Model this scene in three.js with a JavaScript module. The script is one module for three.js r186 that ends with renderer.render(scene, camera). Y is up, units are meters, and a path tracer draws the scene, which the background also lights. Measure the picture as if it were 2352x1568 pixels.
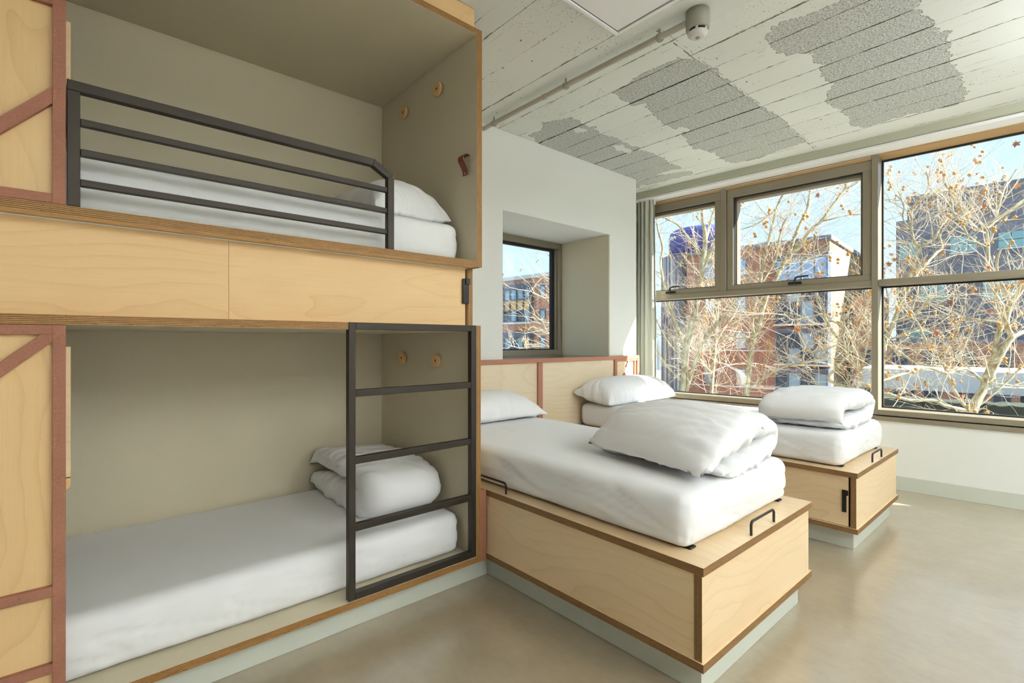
import * as THREE from 'three';
import { RoundedBoxGeometry } from 'three/addons/geometries/RoundedBoxGeometry.js';
import { mergeGeometries, mergeVertices } from 'three/addons/utils/BufferGeometryUtils.js';
import { ImprovedNoise } from 'three/addons/math/ImprovedNoise.js';
import { RectAreaLightUniformsLib } from 'three/addons/lights/RectAreaLightUniformsLib.js';

// ---------------------------------------------------------------- camera, sky, sun, exposure
const scene = new THREE.Scene();
const F_PX = 1131, EYE = 1.2, YAW = [0.6600, -0.7513];                 // focal length for 2352 px, eye height, view direction (x, z)
const camera = new THREE.PerspectiveCamera(2 * Math.atan(784 / F_PX) * 180 / Math.PI, 2352 / 1568, 0.05, 400);
camera.position.set(0, EYE, 0);
camera.lookAt(YAW[0], EYE, YAW[1]);
const TH = 4.3 * Math.PI / 180, CT = Math.cos(TH), ST = Math.sin(TH);   // the glazed wall is 4.3 degrees off square
const NV = new THREE.Vector3(CT, 0, -ST), SV = new THREE.Vector3(ST, 0, CT);   // outward normal of the glazed wall, direction along it
const sunDir = NV.clone().addScaledVector(SV, 1.9).add(new THREE.Vector3(0, 1.468, 0)).normalize();
{
  const W = 256, H = 128, d = new Float32Array(W * H * 4), v = new THREE.Vector3();
  for (let y = 0; y < H; y++) for (let x = 0; x < W; x++) {
    const el = ((y + 0.5) / H - 0.5) * Math.PI, az = ((x + 0.5) / W - 0.5) * 2 * Math.PI;
    v.set(Math.cos(el) * Math.cos(az), Math.sin(el), Math.cos(el) * Math.sin(az));
    const up = Math.max(0, Math.sin(el)), t = Math.pow(up, 0.55), near = Math.pow(Math.max(0, v.dot(sunDir)), 6) * 0.5;
    const o = (y * W + x) * 4, g = el < -0.02 ? 0.5 : 1;
    d[o] = g * ((0.66 * (1 - t) + 0.36 * t) + near); d[o + 1] = g * ((0.79 * (1 - t) + 0.55 * t) + near * 0.97); d[o + 2] = g * ((0.95 * (1 - t) + 0.88 * t) + near * 0.9); d[o + 3] = 1;
  }
  const sky = new THREE.DataTexture(d, W, H, THREE.RGBAFormat, THREE.FloatType);
  sky.mapping = THREE.EquirectangularReflectionMapping; sky.magFilter = THREE.LinearFilter; sky.needsUpdate = true;
  scene.background = sky; scene.backgroundIntensity = 1.45;
}
const sun = new THREE.DirectionalLight(new THREE.Color(1, 0.965, 0.9), 28);
sun.target.position.set(3, 0, -1.5); sun.position.copy(sunDir).multiplyScalar(60).add(sun.target.position);
sun.castShadow = true; sun.shadow.mapSize.set(4096, 4096); sun.shadow.radius = 1;
Object.assign(sun.shadow.camera, { left: -30, right: 30, top: 30, bottom: -30, near: 1, far: 140 });
scene.add(sun, sun.target);
RectAreaLightUniformsLib.init();
const renderer = new THREE.WebGLRenderer({ antialias: true });
renderer.toneMapping = THREE.LinearToneMapping;
renderer.toneMappingExposure = 1.2;
renderer.shadowMap.enabled = true;

// ---------------------------------------------------------------- helpers
let seed = 20240;
const rnd = () => { seed = (seed + 0x6d2b79f5) | 0; let t = Math.imul(seed ^ (seed >>> 15), 1 | seed); t = (t + Math.imul(t ^ (t >>> 7), 61 | t)) ^ t; return ((t ^ (t >>> 14)) >>> 0) / 4294967296; };
const rr = (a, b) => a + (b - a) * rnd();
const perlin = new ImprovedNoise();
const noise = (x, y, z = 0) => perlin.noise(x + 31.7, y + 17.3, z + 5.1);
const fbm = (x, y, z = 0, o = 4) => { let a = 0, s = 0.5; for (let i = 0; i < o; i++) { a += s * noise(x, y, z); x *= 2.03; y *= 2.03; z *= 2.03; s *= 0.5; } return a; };
const clamp = (x, a = 0, b = 1) => Math.min(b, Math.max(a, x));
const smooth = (a, b, x) => { const t = clamp((x - a) / (b - a)); return t * t * (3 - 2 * t); };
const names = {};
const numbered = (n) => { const k = names[n] = (names[n] ?? -1) + 1; return k ? n + '_' + String(k).padStart(3, '0') : n; };
function add(name, geometry, m, parent = scene, shadow = true) {
  const o = new THREE.Mesh(geometry, m);
  o.name = parent === scene ? numbered(name) : name; o.castShadow = o.receiveShadow = shadow; parent.add(o); return o;
}
function tag(o, label, category, group, kind) { Object.assign(o.userData, { label, category }); if (group) o.userData.group = group; if (kind) o.userData.kind = kind; return o; }
function thing(name, label, category, pos = [0, 0, 0], group) { const o = new THREE.Group(); o.name = numbered(name); o.position.set(...pos); scene.add(o); return tag(o, label, category, group); }
function struct(o) { o.userData.kind = 'structure'; return o; }
function group(name, parent) { const o = new THREE.Group(); o.name = name; parent.add(o); return o; }

// a box between two corners with uv in metres; the thin way of a sheet is its edge
function boxGeo(x0, x1, y0, y1, z0, z1, off = [0, 0]) {
  const g = new THREE.BoxGeometry(x1 - x0, y1 - y0, z1 - z0); g.translate((x0 + x1) / 2, (y0 + y1) / 2, (z0 + z1) / 2);
  const p = g.attributes.position, n = g.attributes.normal, uv = g.attributes.uv;
  for (let i = 0; i < p.count; i++) {
    const ax = Math.abs(n.getX(i)), ay = Math.abs(n.getY(i));
    if (ax > 0.5) uv.setXY(i, p.getZ(i) + off[0], p.getY(i) + off[1]); else if (ay > 0.5) uv.setXY(i, p.getX(i) + off[0], p.getZ(i) + off[1]); else uv.setXY(i, p.getX(i) + off[0], p.getY(i) + off[1]);
  }
  return g;
}
// a sheet of plywood: broad faces with the laminate (grain along axis `grain`), narrow faces with the ply layers
function sheet(x0, x1, y0, y1, z0, z1, grain = null, off = null) {
  const g = boxGeo(x0, x1, y0, y1, z0, z1), lo = [x0, y0, z0], s = [x1 - x0, y1 - y0, z1 - z0], thin = s.indexOf(Math.min(...s)), broad = [0, 1, 2].filter((k) => k !== thin);
  const along = grain ?? (s[broad[0]] >= s[broad[1]] ? broad[0] : broad[1]), across = broad.find((k) => k !== along), o = off ?? [rr(0, 3), rr(0, 3)];
  const p = g.attributes.position, uv = g.attributes.uv, q = [0, 0, 0];
  for (let f = 0; f < 6; f++) for (let k = 0; k < 4; k++) {
    const i = f * 4 + k, axis = f >> 1; q[0] = p.getX(i); q[1] = p.getY(i); q[2] = p.getZ(i);
    if (axis === thin) uv.setXY(i, q[along] + o[0], q[across] + o[1]);
    else { const l = [0, 1, 2].find((m) => m !== axis && m !== thin); uv.setXY(i, q[l] + o[1], (q[thin] - lo[thin]) / s[thin]); }
  }
  g.userData = { thin };
  return g;
}
function ply(name, parent, c, neg, pos = neg, grain = null) {
  const g = sheet(...c, grain), t = g.userData.thin, m = Array(6).fill(parent.userData.edge ?? parent.parent?.userData.edge ?? M.plyEdge); m[t * 2] = pos; m[t * 2 + 1] = neg;
  return add(name, g, m, parent);
}
function roundBar(x0, x1, y0, y1, z0, z1, r = 0.003) {
  const g = new RoundedBoxGeometry(x1 - x0, y1 - y0, z1 - z0, 2, Math.min(r, (x1 - x0) / 2.1, (y1 - y0) / 2.1, (z1 - z0) / 2.1)); g.translate((x0 + x1) / 2, (y0 + y1) / 2, (z0 + z1) / 2); return g;
}
// tapered tube through points, one radius per point
function taper(pts, rad, sides = 8, out = null) {
  const P = out?.p ?? [], N = out?.n ?? [], U = out?.u ?? [], I = out?.i ?? [], base = P.length / 3, n = pts.length;
  let ref = new THREE.Vector3(0.31, 0.2, 0.93); let len = 0;
  const t = new THREE.Vector3(), b = new THREE.Vector3(), c = new THREE.Vector3();
  for (let k = 0; k < n; k++) {
    t.copy(pts[Math.min(k + 1, n - 1)]).sub(pts[Math.max(k - 1, 0)]).normalize();
    b.crossVectors(t, ref); if (b.lengthSq() < 1e-6) b.set(1, 0, 0); b.normalize(); c.crossVectors(b, t).normalize(); ref.copy(c);
    if (k) len += pts[k].distanceTo(pts[k - 1]);
    for (let s = 0; s <= sides; s++) {
      const a = s / sides * Math.PI * 2, ca = Math.cos(a), sa = Math.sin(a), nx = b.x * ca + c.x * sa, ny = b.y * ca + c.y * sa, nz = b.z * ca + c.z * sa;
      P.push(pts[k].x + nx * rad[k], pts[k].y + ny * rad[k], pts[k].z + nz * rad[k]); N.push(nx, ny, nz); U.push(s / sides, len * 2);
    }
  }
  const w = sides + 1;
  for (let k = 0; k < n - 1; k++) for (let s = 0; s < sides; s++) { const a = base + k * w + s; I.push(a, a + w, a + 1, a + 1, a + w, a + w + 1); }
  return out ?? fromArrays({ p: P, n: N, u: U, i: I });
}
function fromArrays(a) {
  const g = new THREE.BufferGeometry();
  g.setAttribute('position', new THREE.Float32BufferAttribute(a.p, 3)); g.setAttribute('normal', new THREE.Float32BufferAttribute(a.n, 3)); g.setAttribute('uv', new THREE.Float32BufferAttribute(a.u, 2)); g.setIndex(a.i);
  return g;
}
const V = (x, y, z) => new THREE.Vector3(x, y, z);
// a point at a pixel and a distance along the view
const at = (u, v, depth) => { const a = (u - 1176) / F_PX, b = (784.6 - v) / F_PX; return V((0.7513 * a + 0.66) * depth, EYE + b * depth, (0.66 * a - 0.7513) * depth); };

// ---------------------------------------------------------------- textures
function dataTex(w, h, fn, srgb, wrap = THREE.MirroredRepeatWrapping) {
  const d = new Uint8Array(w * h * 4), c = [0, 0, 0];
  for (let y = 0; y < h; y++) for (let x = 0; x < w; x++) { fn(x, y, c); const o = (y * w + x) * 4; for (let k = 0; k < 3; k++) d[o + k] = clamp(c[k], 0, 255); d[o + 3] = 255; }
  const t = new THREE.DataTexture(d, w, h); t.wrapS = t.wrapT = wrap; t.magFilter = THREE.LinearFilter; t.minFilter = THREE.LinearMipmapLinearFilter; t.generateMipmaps = true;
  if (srgb) t.colorSpace = THREE.SRGBColorSpace; t.needsUpdate = true; return t;
}
const mix3 = (a, b, t, c) => { for (let k = 0; k < 3; k++) c[k] = a[k] + (b[k] - a[k]) * t; };
// maple: growth lines where a slow hill is cut by equal levels, fine pores along the grain; 2 m x 1 m
const mapleTex = dataTex(1024, 1024, (x, y, c) => {
  const u = x / 1024 * 2, v = y / 1024 * 1.0;
  const hill = v * 9 + 2.6 * noise(u * 0.9, v * 2.4) + 0.9 * noise(u * 2.3, v * 6, 3) + 0.14 * noise(u * 9, v * 22, 5);
  const lev = hill * 1.55, fr = lev - Math.floor(lev), line = Math.pow(fr, 7) * (0.35 + 0.65 * clamp(0.5 + noise(u * 1.7, v * 5, 9))), fib = noise(u * 10, v * 330, 2) * 0.5 + noise(u * 3, v * 120, 4) * 0.5;
  const tone = 0.5 + 0.9 * fbm(u * 1.1, v * 3.2, 7, 3), pore = noise(u * 36, v * 300, 11) > 0.56 ? 0.10 : 0;
  mix3([222, 192, 151], [234, 210, 173], clamp(tone), c);
  const k = 1 - 0.05 * line - 0.02 * fib - pore * 0.25; c[0] *= k; c[1] *= k - 0.02 * line; c[2] *= k - 0.05 * line;
}, true); mapleTex.repeat.set(0.5, 1);
const plyTex = dataTex(512, 128, (x, y, c) => {
  const u = x / 512, v = y / 128 * 11, layer = Math.floor(v), fr = v - layer, odd = layer % 2;
  const streak = noise(u * 14 + layer * 7.3, layer * 3.1) * 0.6 + noise(u * 60 + layer * 3, layer * 9.1, 2) * 0.4;
  mix3(odd ? [92, 62, 32] : [158, 116, 66], odd ? [124, 88, 48] : [188, 148, 94], clamp(0.5 + streak), c);
  if (fr < 0.2) { const k = 0.5; c[0] *= k; c[1] *= k; c[2] *= k; }
  if (streak > 0.42 && odd) { c[0] *= 0.55; c[1] *= 0.5; c[2] *= 0.45; }
}, true); plyTex.repeat.set(1.6, 1);
const mdfTex = dataTex(512, 512, (x, y, c) => {
  const u = x / 512, v = y / 512, f = noise(u * 160, v * 160) * 0.6 + noise(u * 60, v * 75, 3) * 0.5 + fbm(u * 6, v * 6, 9, 3) * 0.9;
  mix3([147, 96, 76], [169, 115, 91], clamp(0.5 + f * 0.6), c);
  if (noise(u * 95, v * 95, 20) > 0.62) { c[0] *= 0.72; c[1] *= 0.7; c[2] *= 0.68; }
  if (noise(u * 120, v * 50, 30) > 0.66) { c[0] = 186; c[1] = 134; c[2] = 104; }
}, true); mdfTex.repeat.set(2, 2);
const greigeTex = dataTex(256, 256, (x, y, c) => { const f = noise(x * 0.6, y * 0.6) * 2.2 + fbm(x / 60, y / 60, 4, 2) * 2; c[0] = 211 + f; c[1] = 200 + f; c[2] = 174 + f; }, true);
const floorTex = dataTex(1024, 1024, (x, y, c) => {
  const u = x / 1024 * 3, v = y / 1024 * 3, a = fbm(u * 1.3, v * 1.3, 1, 5), b = fbm(u * 3.2 + 0.6 * noise(u * 2, v * 2, 8), v * 6, 6, 4), s = noise(u * 70, v * 70, 2);
  mix3([154, 139, 113], [181, 169, 146], clamp(0.5 + a * 0.55 + b * 0.35 + s * 0.06), c);
  { const k = 1 + 0.05 * fbm(u * 14, v * 5, 12, 3) + 0.03 * noise(u * 40, v * 22, 5); c[0] *= k; c[1] *= k; c[2] *= k; }
  
}, true); floorTex.repeat.set(1 / 3, 1 / 3);
const floorRough = dataTex(512, 512, (x, y, c) => { const u = x / 512 * 3, v = y / 512 * 3, a = fbm(u * 2.2, v * 2.2, 15, 4); c[0] = c[1] = c[2] = 255 * clamp(0.33 + 0.07 * a); }); floorRough.repeat.set(1 / 3, 1 / 3);
const plasterBump = dataTex(512, 512, (x, y, c) => { const f = 128 + fbm(x / 40, y / 40, 2, 4) * 120; c[0] = c[1] = c[2] = f; });
const barkTex = dataTex(256, 256, (x, y, c) => {
  const u = x / 256, v = y / 256, a = fbm(u * 4, v * 3, 3, 3), b = fbm(u * 7, v * 5, 13, 3);
  mix3([188, 180, 154], [158, 151, 120], clamp(0.5 + a * 2), c); if (b > 0.12) mix3([158, 138, 106], [140, 120, 92], clamp(b * 2), c); if (b < -0.22) { c[0] = 222; c[1] = 214; c[2] = 188; }
}, true);
const brickTex = dataTex(256, 256, (x, y, c) => {
  const row = Math.floor(y / 16), fx = (x + (row % 2) * 16) / 32, col = Math.floor(fx), joint = (y % 16) < 2 || (fx - col) < 0.07, t = 0.5 + 0.5 * Math.sin(row * 12.9898 + col * 78.233) * 1;
  mix3([140, 98, 82], [170, 120, 98], t, c); if (joint) { c[0] = 168; c[1] = 144; c[2] = 128; }
}, true, THREE.RepeatWrapping); brickTex.repeat.set(0.5, 0.5);
const greyTex = dataTex(256, 256, (x, y, c) => { const a = fbm(x / 60, y / 25, 3, 4), v = 118 + a * 40; c[0] = v; c[1] = v + 2; c[2] = v + 12; if (x % 64 < 1 || y % 64 < 1) { c[0] *= 0.8; c[1] *= 0.8; c[2] *= 0.8; } }, true, THREE.RepeatWrapping); greyTex.repeat.set(0.15, 0.15);
// board-marked concrete ceiling: painted boards, joints, blow holes and bare patches of washed aggregate; 3.6 m square from (1.4, -2.95)
const CEIL0 = [1.4, -3.0], CEILS = 3.7, BOARDS = [-2.7, -2.1, -1.5, -0.9, -0.3, 0.3, 0.82, 1.06, 1.3, 1.535, 1.655, 1.9, 2.16, 2.435, 2.645, 2.865, 3.11, 3.345, 3.59, 3.84, 4.075, 4.33, 4.56, 4.8, 5.5];
const PATCHES = [
  [[2.65,-2.00],[2.63,-1.88],[2.60,-1.71],[2.62,-1.60],[2.61,-1.51],[2.72,-1.45],[2.88,-1.43],[3.21,-1.45],[3.53,-1.44],[3.86,-1.42],[4.48,-1.45],[4.51,-1.49],[4.54,-1.71],[4.59,-1.91],[4.52,-2.08],[4.38,-2.09],[4.14,-2.06],[3.91,-2.13],[3.51,-2.02],[3.37,-2.05],[3.13,-1.99],[2.96,-1.99],[2.88,-2.02],[2.72,-2.01]],
  [[2.70,-2.85],[2.70,-2.73],[2.63,-2.63],[2.66,-2.56],[2.69,-2.50],[2.71,-2.45],[2.79,-2.43],[2.86,-2.44],[2.92,-2.46],[2.98,-2.42],[3.01,-2.45],[3.11,-2.47],[3.21,-2.44],[3.33,-2.44],[3.42,-2.46],[3.52,-2.44],[3.60,-2.45],[3.71,-2.43],[3.91,-2.41],[3.99,-2.44],[4.08,-2.46],[4.26,-2.44],[4.30,-2.47],[4.26,-2.62],[4.29,-2.78],[4.30,-2.95],[4.20,-2.95],[4.07,-2.95],[3.59,-2.95],[3.11,-2.95],[2.85,-2.93],[2.79,-2.90]],
  [[4.33,-2.95],[4.29,-2.75],[4.38,-2.53],[4.46,-2.42],[4.53,-2.48],[4.51,-2.71],[4.50,-2.94],[4.40,-3.02]],
  [[2.72,-0.71],[2.77,-0.74],[2.76,-0.84],[2.73,-0.93],[2.73,-1.03],[2.78,-1.09],[2.86,-1.12],[2.90,-1.10],[2.95,-1.12],[3.05,-1.09],[3.08,-1.03],[3.12,-0.99],[3.16,-0.98],[3.24,-1.00],[3.35,-0.98],[3.42,-1.02],[3.59,-1.02],[3.60,-0.99],[3.72,-1.07],[3.92,-1.13],[4.01,-1.09],[4.10,-1.09],[4.27,-1.08],[4.42,-1.10],[4.55,-1.07],[4.55,-0.96],[4.51,-0.87],[4.54,-0.70],[4.57,-0.54],[4.52,-0.47],[4.41,-0.46],[4.19,-0.47],[4.00,-0.45],[3.85,-0.48],[3.59,-0.45],[3.48,-0.44],[3.35,-0.48],[3.22,-0.49],[3.10,-0.51],[3.07,-0.48],[2.97,-0.48]],
];
const HOLES = [[2.95,-1.99,0.045,0.05],[3.53,-2.0,0.06,0.05],[2.93,-2.53,0.06,0.05],[3.49,-2.54,0.12,0.05]];
const [concreteMap, concreteBump] = (() => {
  const W = 2048, mask = new Float32Array(W * W);
  const px = (x) => (x - CEIL0[0]) / CEILS * W, pz = (z) => (z - CEIL0[1]) / CEILS * W;
  const inside = (P, x, z) => { let c = false; for (let i = 0, j = P.length - 1; i < P.length; j = i++) { const [a, b] = P[i], [d, e] = P[j]; if ((b > z) !== (e > z) && x < (d - a) * (z - b) / (e - b) + a) c = !c; } return c; };
  const boxes = PATCHES.map((P) => [Math.min(...P.map((q) => q[0])) - 0.08, Math.max(...P.map((q) => q[0])) + 0.08, Math.min(...P.map((q) => q[1])) - 0.08, Math.max(...P.map((q) => q[1])) + 0.08]);
  for (let j = 0; j < W; j++) for (let i = 0; i < W; i++) {
    const x = CEIL0[0] + (i + 0.5) / W * CEILS, z = CEIL0[1] + (j + 0.5) / W * CEILS;
    const wx = x + 0.025 * noise(x * 14, z * 14) + 0.012 * noise(x * 45, z * 45, 4), wz = z + 0.03 * noise(x * 14, z * 14, 9) + 0.012 * noise(x * 45, z * 45, 14);
    let m = 0; PATCHES.forEach((P, k) => { const b = boxes[k]; if (!m && x > b[0] && x < b[1] && z > b[2] && z < b[3] && inside(P, wx, wz)) m = k === 2 ? 0.6 : 1; });
    for (const h of HOLES) if (Math.hypot((wx - h[0]) / h[2], (wz - h[1]) / h[3]) < 1) m = 0;
    mask[j * W + i] = m;
  }
  const edges = BOARDS.filter((b) => b > 1.3 && b < 5.2), col = new Uint8Array(W * W * 4), bmp = new Uint8Array(W * W * 4), c = [0, 0, 0];
  for (let j = 0; j < W; j++) for (let i = 0; i < W; i++) {
    const x = CEIL0[0] + (i + 0.5) / W * CEILS, z = CEIL0[1] + (j + 0.5) / W * CEILS, o = (j * W + i) * 4, m = mask[j * W + i];
    let bd = 0; while (bd < edges.length - 1 && edges[bd + 1] < x) bd++;
    const tone = noise(bd * 3.7, 2.2, Math.floor((z + 9.45) / 2) * 5.1) * 0.5 + fbm(x * 1.2, z * 1.2, 3, 3) * 0.5, grain = noise(x * 90, z * 3.2, 5) * 0.5 + noise(x * 240, z * 7, 8) * 0.5;
    mix3([214, 217, 211], [228, 231, 226], clamp(0.5 + tone + grain * 0.16), c);
    let h = 150 + grain * 14 + fbm(x * 6, z * 3, 2, 3) * 30;
    // cracked seams between boards, broken along their length
    const wob = 0.004 * noise(z * 9, bd * 5) + 0.002 * noise(z * 40, bd * 9);
    let dj = 9; for (const e of edges) dj = Math.min(dj, Math.abs(x - e - wob));
    const open = noise(z * 5, bd * 3.1, 7) + 0.6 * noise(z * 26, bd * 2.1, 17);
    if (dj < 0.0018) { mix3(c, [160, 155, 140], 0.25 + 0.25 * noise(z * 60, bd), c); h -= 25; }
    if (dj < 0.003 && open > 0.0) { mix3(c, [104, 96, 80], clamp(0.35 + open), c); h -= 90; } else if (dj < 0.007 && open > 0.3) { mix3(c, [128, 118, 100], 0.6, c); h -= 40; }
    if (Math.abs(z + 1.452 + 0.004 * noise(x * 20, 3)) < 0.003 && x > 2.1 && noise(x * 12, 8) > -0.15) { mix3(c, [92, 84, 70], 0.75, c); h -= 70; }
    if (Math.abs(z + 1.43 + 0.004 * noise(x * 20, 9)) < 0.002 && x > 2.2 && noise(x * 30, 18) > 0.05) mix3(c, [120, 112, 96], 0.7, c);
    // hairline streaks left by the wood grain
    if (noise(x * 130, z * 2.4, 21) > 0.56 && noise(x * 20, z * 9, 23) > 0.12) mix3(c, [168, 164, 148], 0.55, c);
    // blow holes in clouds
    const cloud = fbm(x * 2.2, z * 1.4, 31, 2) + (x < 2.3 && z < -1.5 ? 0.10 : -0.02), hole = noise(x * 130, z * 105, 41);
    if (hole > 0.52 && cloud > 0.10) { mix3(c, [104, 96, 82], clamp((hole - 0.48) * 6), c); h -= 80; }
    if (noise(x * 38, z * 30, 51) > 0.66 && noise(x * 5, z * 5, 53) > 0.1) { mix3(c, [112, 98, 76], 0.8, c); h -= 80; }
    if (m > 0) {   // bare aggregate: pale grains with dark pits
      const s = noise(x * 150, z * 120, 61) * 0.62 + noise(x * 300, z * 250, 63) * 0.5, pit = clamp((s - 0.06) * 3.2) * m;
      const base = [203, 206, 201]; mix3(base, [187, 190, 186], clamp(0.5 + noise(x * 60, z * 60, 65)), c); if (s < -0.25) { c[0] += 14; c[1] += 14; c[2] += 13; }
      mix3(c, [88, 88, 83], pit * 0.74, c); h = 110 - s * 110;
      if (dj < 0.0042 && open > -0.35) { mix3(c, [50, 46, 38], 0.85, c); h = 10; }
    } else {
      const nb = Math.min(mask[Math.max(0, j - 3) * W + i] + mask[Math.min(W - 1, j + 3) * W + i] + mask[j * W + Math.max(0, i - 3)] + mask[j * W + Math.min(W - 1, i + 3)], 1);
      if (nb > 0 && noise(x * 50, z * 50, 71) > -0.1) { mix3(c, [96, 88, 72], 0.6, c); h -= 50; }
    }
    for (let k = 0; k < 3; k++) { col[o + k] = clamp(c[k], 0, 255); bmp[o + k] = clamp(h, 0, 255); } col[o + 3] = bmp[o + 3] = 255;
  }
  const mk = (d, s) => { const t = new THREE.DataTexture(d, W, W); t.wrapS = t.wrapT = THREE.MirroredRepeatWrapping; t.magFilter = THREE.LinearFilter; t.minFilter = THREE.LinearMipmapLinearFilter; t.generateMipmaps = true; if (s) t.colorSpace = THREE.SRGBColorSpace; t.needsUpdate = true; return t; };
  return [mk(col, true), mk(bmp, false)];
})();

// ---------------------------------------------------------------- materials
const std = (o) => new THREE.MeshStandardMaterial(o), phys = (o) => new THREE.MeshPhysicalMaterial(o);
const M = {
  maple: std({ map: mapleTex, roughness: 0.5 }),
  mapleTop: std({ map: mapleTex, roughness: 0.24 }),
  plyEdge: std({ map: plyTex, roughness: 0.6 }),
  mapleWarm: std({ map: mapleTex, color: new THREE.Color(0.98, 0.88, 0.70), roughness: 0.5 }),
  plyGold: std({ map: plyTex, color: new THREE.Color(1.22, 1.16, 0.95), roughness: 0.6 }),
  mapleDaylit: std({ map: mapleTex, color: new THREE.Color(1.02, 1.12, 1.28), roughness: 0.5 }),  // the maple again, daylight wash put into its paler colour
  mdfDaylit: std({ map: mdfTex, color: new THREE.Color(1.25, 1.32, 1.36), roughness: 0.7 }),  // the fibreboard again, brightened in colour as if washed out by daylight
  tan: std({ color: '#b3915f', roughness: 0.5, metalness: 0.15 }),  // warm sun bounce on the window heads, put into the colour
  brickLit: std({ map: brickTex, color: new THREE.Color(1.7, 1.6, 1.5), roughness: 0.9 }),  // same brick, its glare behind the niche window put into the colour
  pipe: std({ color: '#b3afa2', roughness: 0.45 }),
  greige: std({ map: greigeTex, roughness: 0.55 }),
  plinth: std({ color: '#c6c9bd', roughness: 0.42 }),
  mdf: std({ map: mdfTex, roughness: 0.7 }),
  steel: std({ color: '#383129', roughness: 0.48, metalness: 0.4 }),
  black: std({ color: '#1e1c1b', roughness: 0.45, metalness: 0.2 }),
  alu: std({ color: '#928876', roughness: 0.42, metalness: 0.45 }),
  rubber: std({ color: '#15151a', roughness: 0.7 }),
  paint: std({ color: '#e3e4df', roughness: 0.85, bumpMap: plasterBump, bumpScale: 0.0008 }),
  concrete: std({ map: concreteMap, bumpMap: concreteBump, bumpScale: 0.003, roughness: 0.9 }),
  slab: std({ color: '#5d5a50', roughness: 0.95 }),
  floor: phys({ map: floorTex, roughnessMap: floorRough, roughness: 1, specularIntensity: 1, ior: 2.0, clearcoat: 1, clearcoatRoughness: 0.16 }),
  sheet: phys({ color: '#f1f1f2', roughness: 0.82, sheen: 0.35, sheenColor: new THREE.Color(0.5, 0.5, 0.52), sheenRoughness: 0.5 }),
  curtain: phys({ color: '#c6c6b9', roughness: 0.8, sheen: 0.3, sheenColor: new THREE.Color(0.4, 0.4, 0.38) }),
  leather: std({ color: '#7a3a24', roughness: 0.45 }),
  chrome: std({ color: '#d8d8d6', roughness: 0.2, metalness: 1 }),
  wood: std({ color: '#e2b981', roughness: 0.55 }),
  hole: std({ color: '#17120d', roughness: 0.9 }),
  whitePlastic: std({ color: '#cfcfc9', roughness: 0.4 }),
  greyPlastic: std({ color: '#9d9b8e', roughness: 0.5 }),
  panelWhite: std({ color: '#ececec', roughness: 0.6 }),
  pelmet: std({ color: '#b0b19c', roughness: 0.6 }),
  stone: std({ color: '#3b3b3a', roughness: 0.12 }),
  glass: phys({ color: '#f4f8f6', roughness: 0, transmission: 1, thickness: 0, ior: 1.5 }),
  bark: std({ map: barkTex, roughness: 0.9 }),
  twig: std({ color: '#c6b79f', roughness: 0.9 }),
  ball: std({ color: '#b98546', roughness: 0.95 }),
  leaf: std({ color: '#c0622c', roughness: 0.8 }),
  brick: std({ map: brickTex, roughness: 0.9 }),
  render: std({ color: '#9c8666', roughness: 0.9 }),
  blueFrame: std({ color: '#5b6273', roughness: 0.5, metalness: 0.2 }),
  skyPane: std({ color: '#7fb0dc', roughness: 0.1, metalness: 0.1 }),  // bright sky reflection put into the pane colour
  darkPane: std({ color: '#3a4658', roughness: 0.1, metalness: 0.3 }),
  palePane: std({ color: '#8fa9b8', roughness: 0.12, metalness: 0.3 }),
  tealPane: std({ color: '#86b5b5', roughness: 0.15, metalness: 0.2 }),
  greyWall: std({ map: greyTex, roughness: 0.9 }),
  ribbed: std({ color: '#8d8f9c', roughness: 0.55, metalness: 0.3 }),
  pale: std({ color: '#d6d4cf', roughness: 0.8 }),
  street: std({ color: '#6e6c68', roughness: 0.95 }),
  hedge: std({ color: '#2e3326', roughness: 0.95 }),
};

// ---------------------------------------------------------------- the setting
struct(add('floor', boxGeo(-2.7, 5.6, -0.25, 0, -3.62, 3.75), M.floor));
{
  const c = struct(group('ceiling', scene)), Y = 2.845;
  const wx = (z, n) => (n + z * ST) / CT;                               // x of the glazed wall's plane n at z
  const plate = (pts, y0, y1) => { const e = new THREE.ExtrudeGeometry(new THREE.Shape(pts.map((q) => new THREE.Vector2(q[0], -q[1]))), { depth: y1 - y0, bevelEnabled: false }); e.rotateX(-Math.PI / 2); e.translate(0, y0, 0); return e; };
  add('slab', plate([[-2.95, -3.75], [wx(-3.75, 5.38), -3.75], [wx(3.9, 5.38), 3.9], [-2.95, 3.9]], 2.885, 3.2), M.slab, c);
  const cuts = [-3.62, -1.45, 0.6, 3.75];
  for (let k = 0; k < BOARDS.length - 1; k++) for (let j = 0; j < 3; j++) {
    const lift = rr(-0.0015, 0.0015), z0 = cuts[j] + 0.0008, z1 = cuts[j + 1] - 0.0008;
    const g = k < BOARDS.length - 2 ? boxGeo(BOARDS[k] + 0.0005, BOARDS[k + 1] - 0.0005, Y + lift, 2.886, z0, z1) : plate([[4.8012, z0], [Math.max(4.802, wx(z0, 5.2)), z0], [wx(z1, 5.2), z1], [4.8012, z1]], Y + lift, 2.886), p = g.attributes.position, uv = g.attributes.uv;
    for (let i = 0; i < p.count; i++) uv.setXY(i, (p.getX(i) - CEIL0[0]) / CEILS, (p.getZ(i) - CEIL0[1]) / CEILS);
    add('board', g, M.concrete, c);
  }
}
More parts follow.
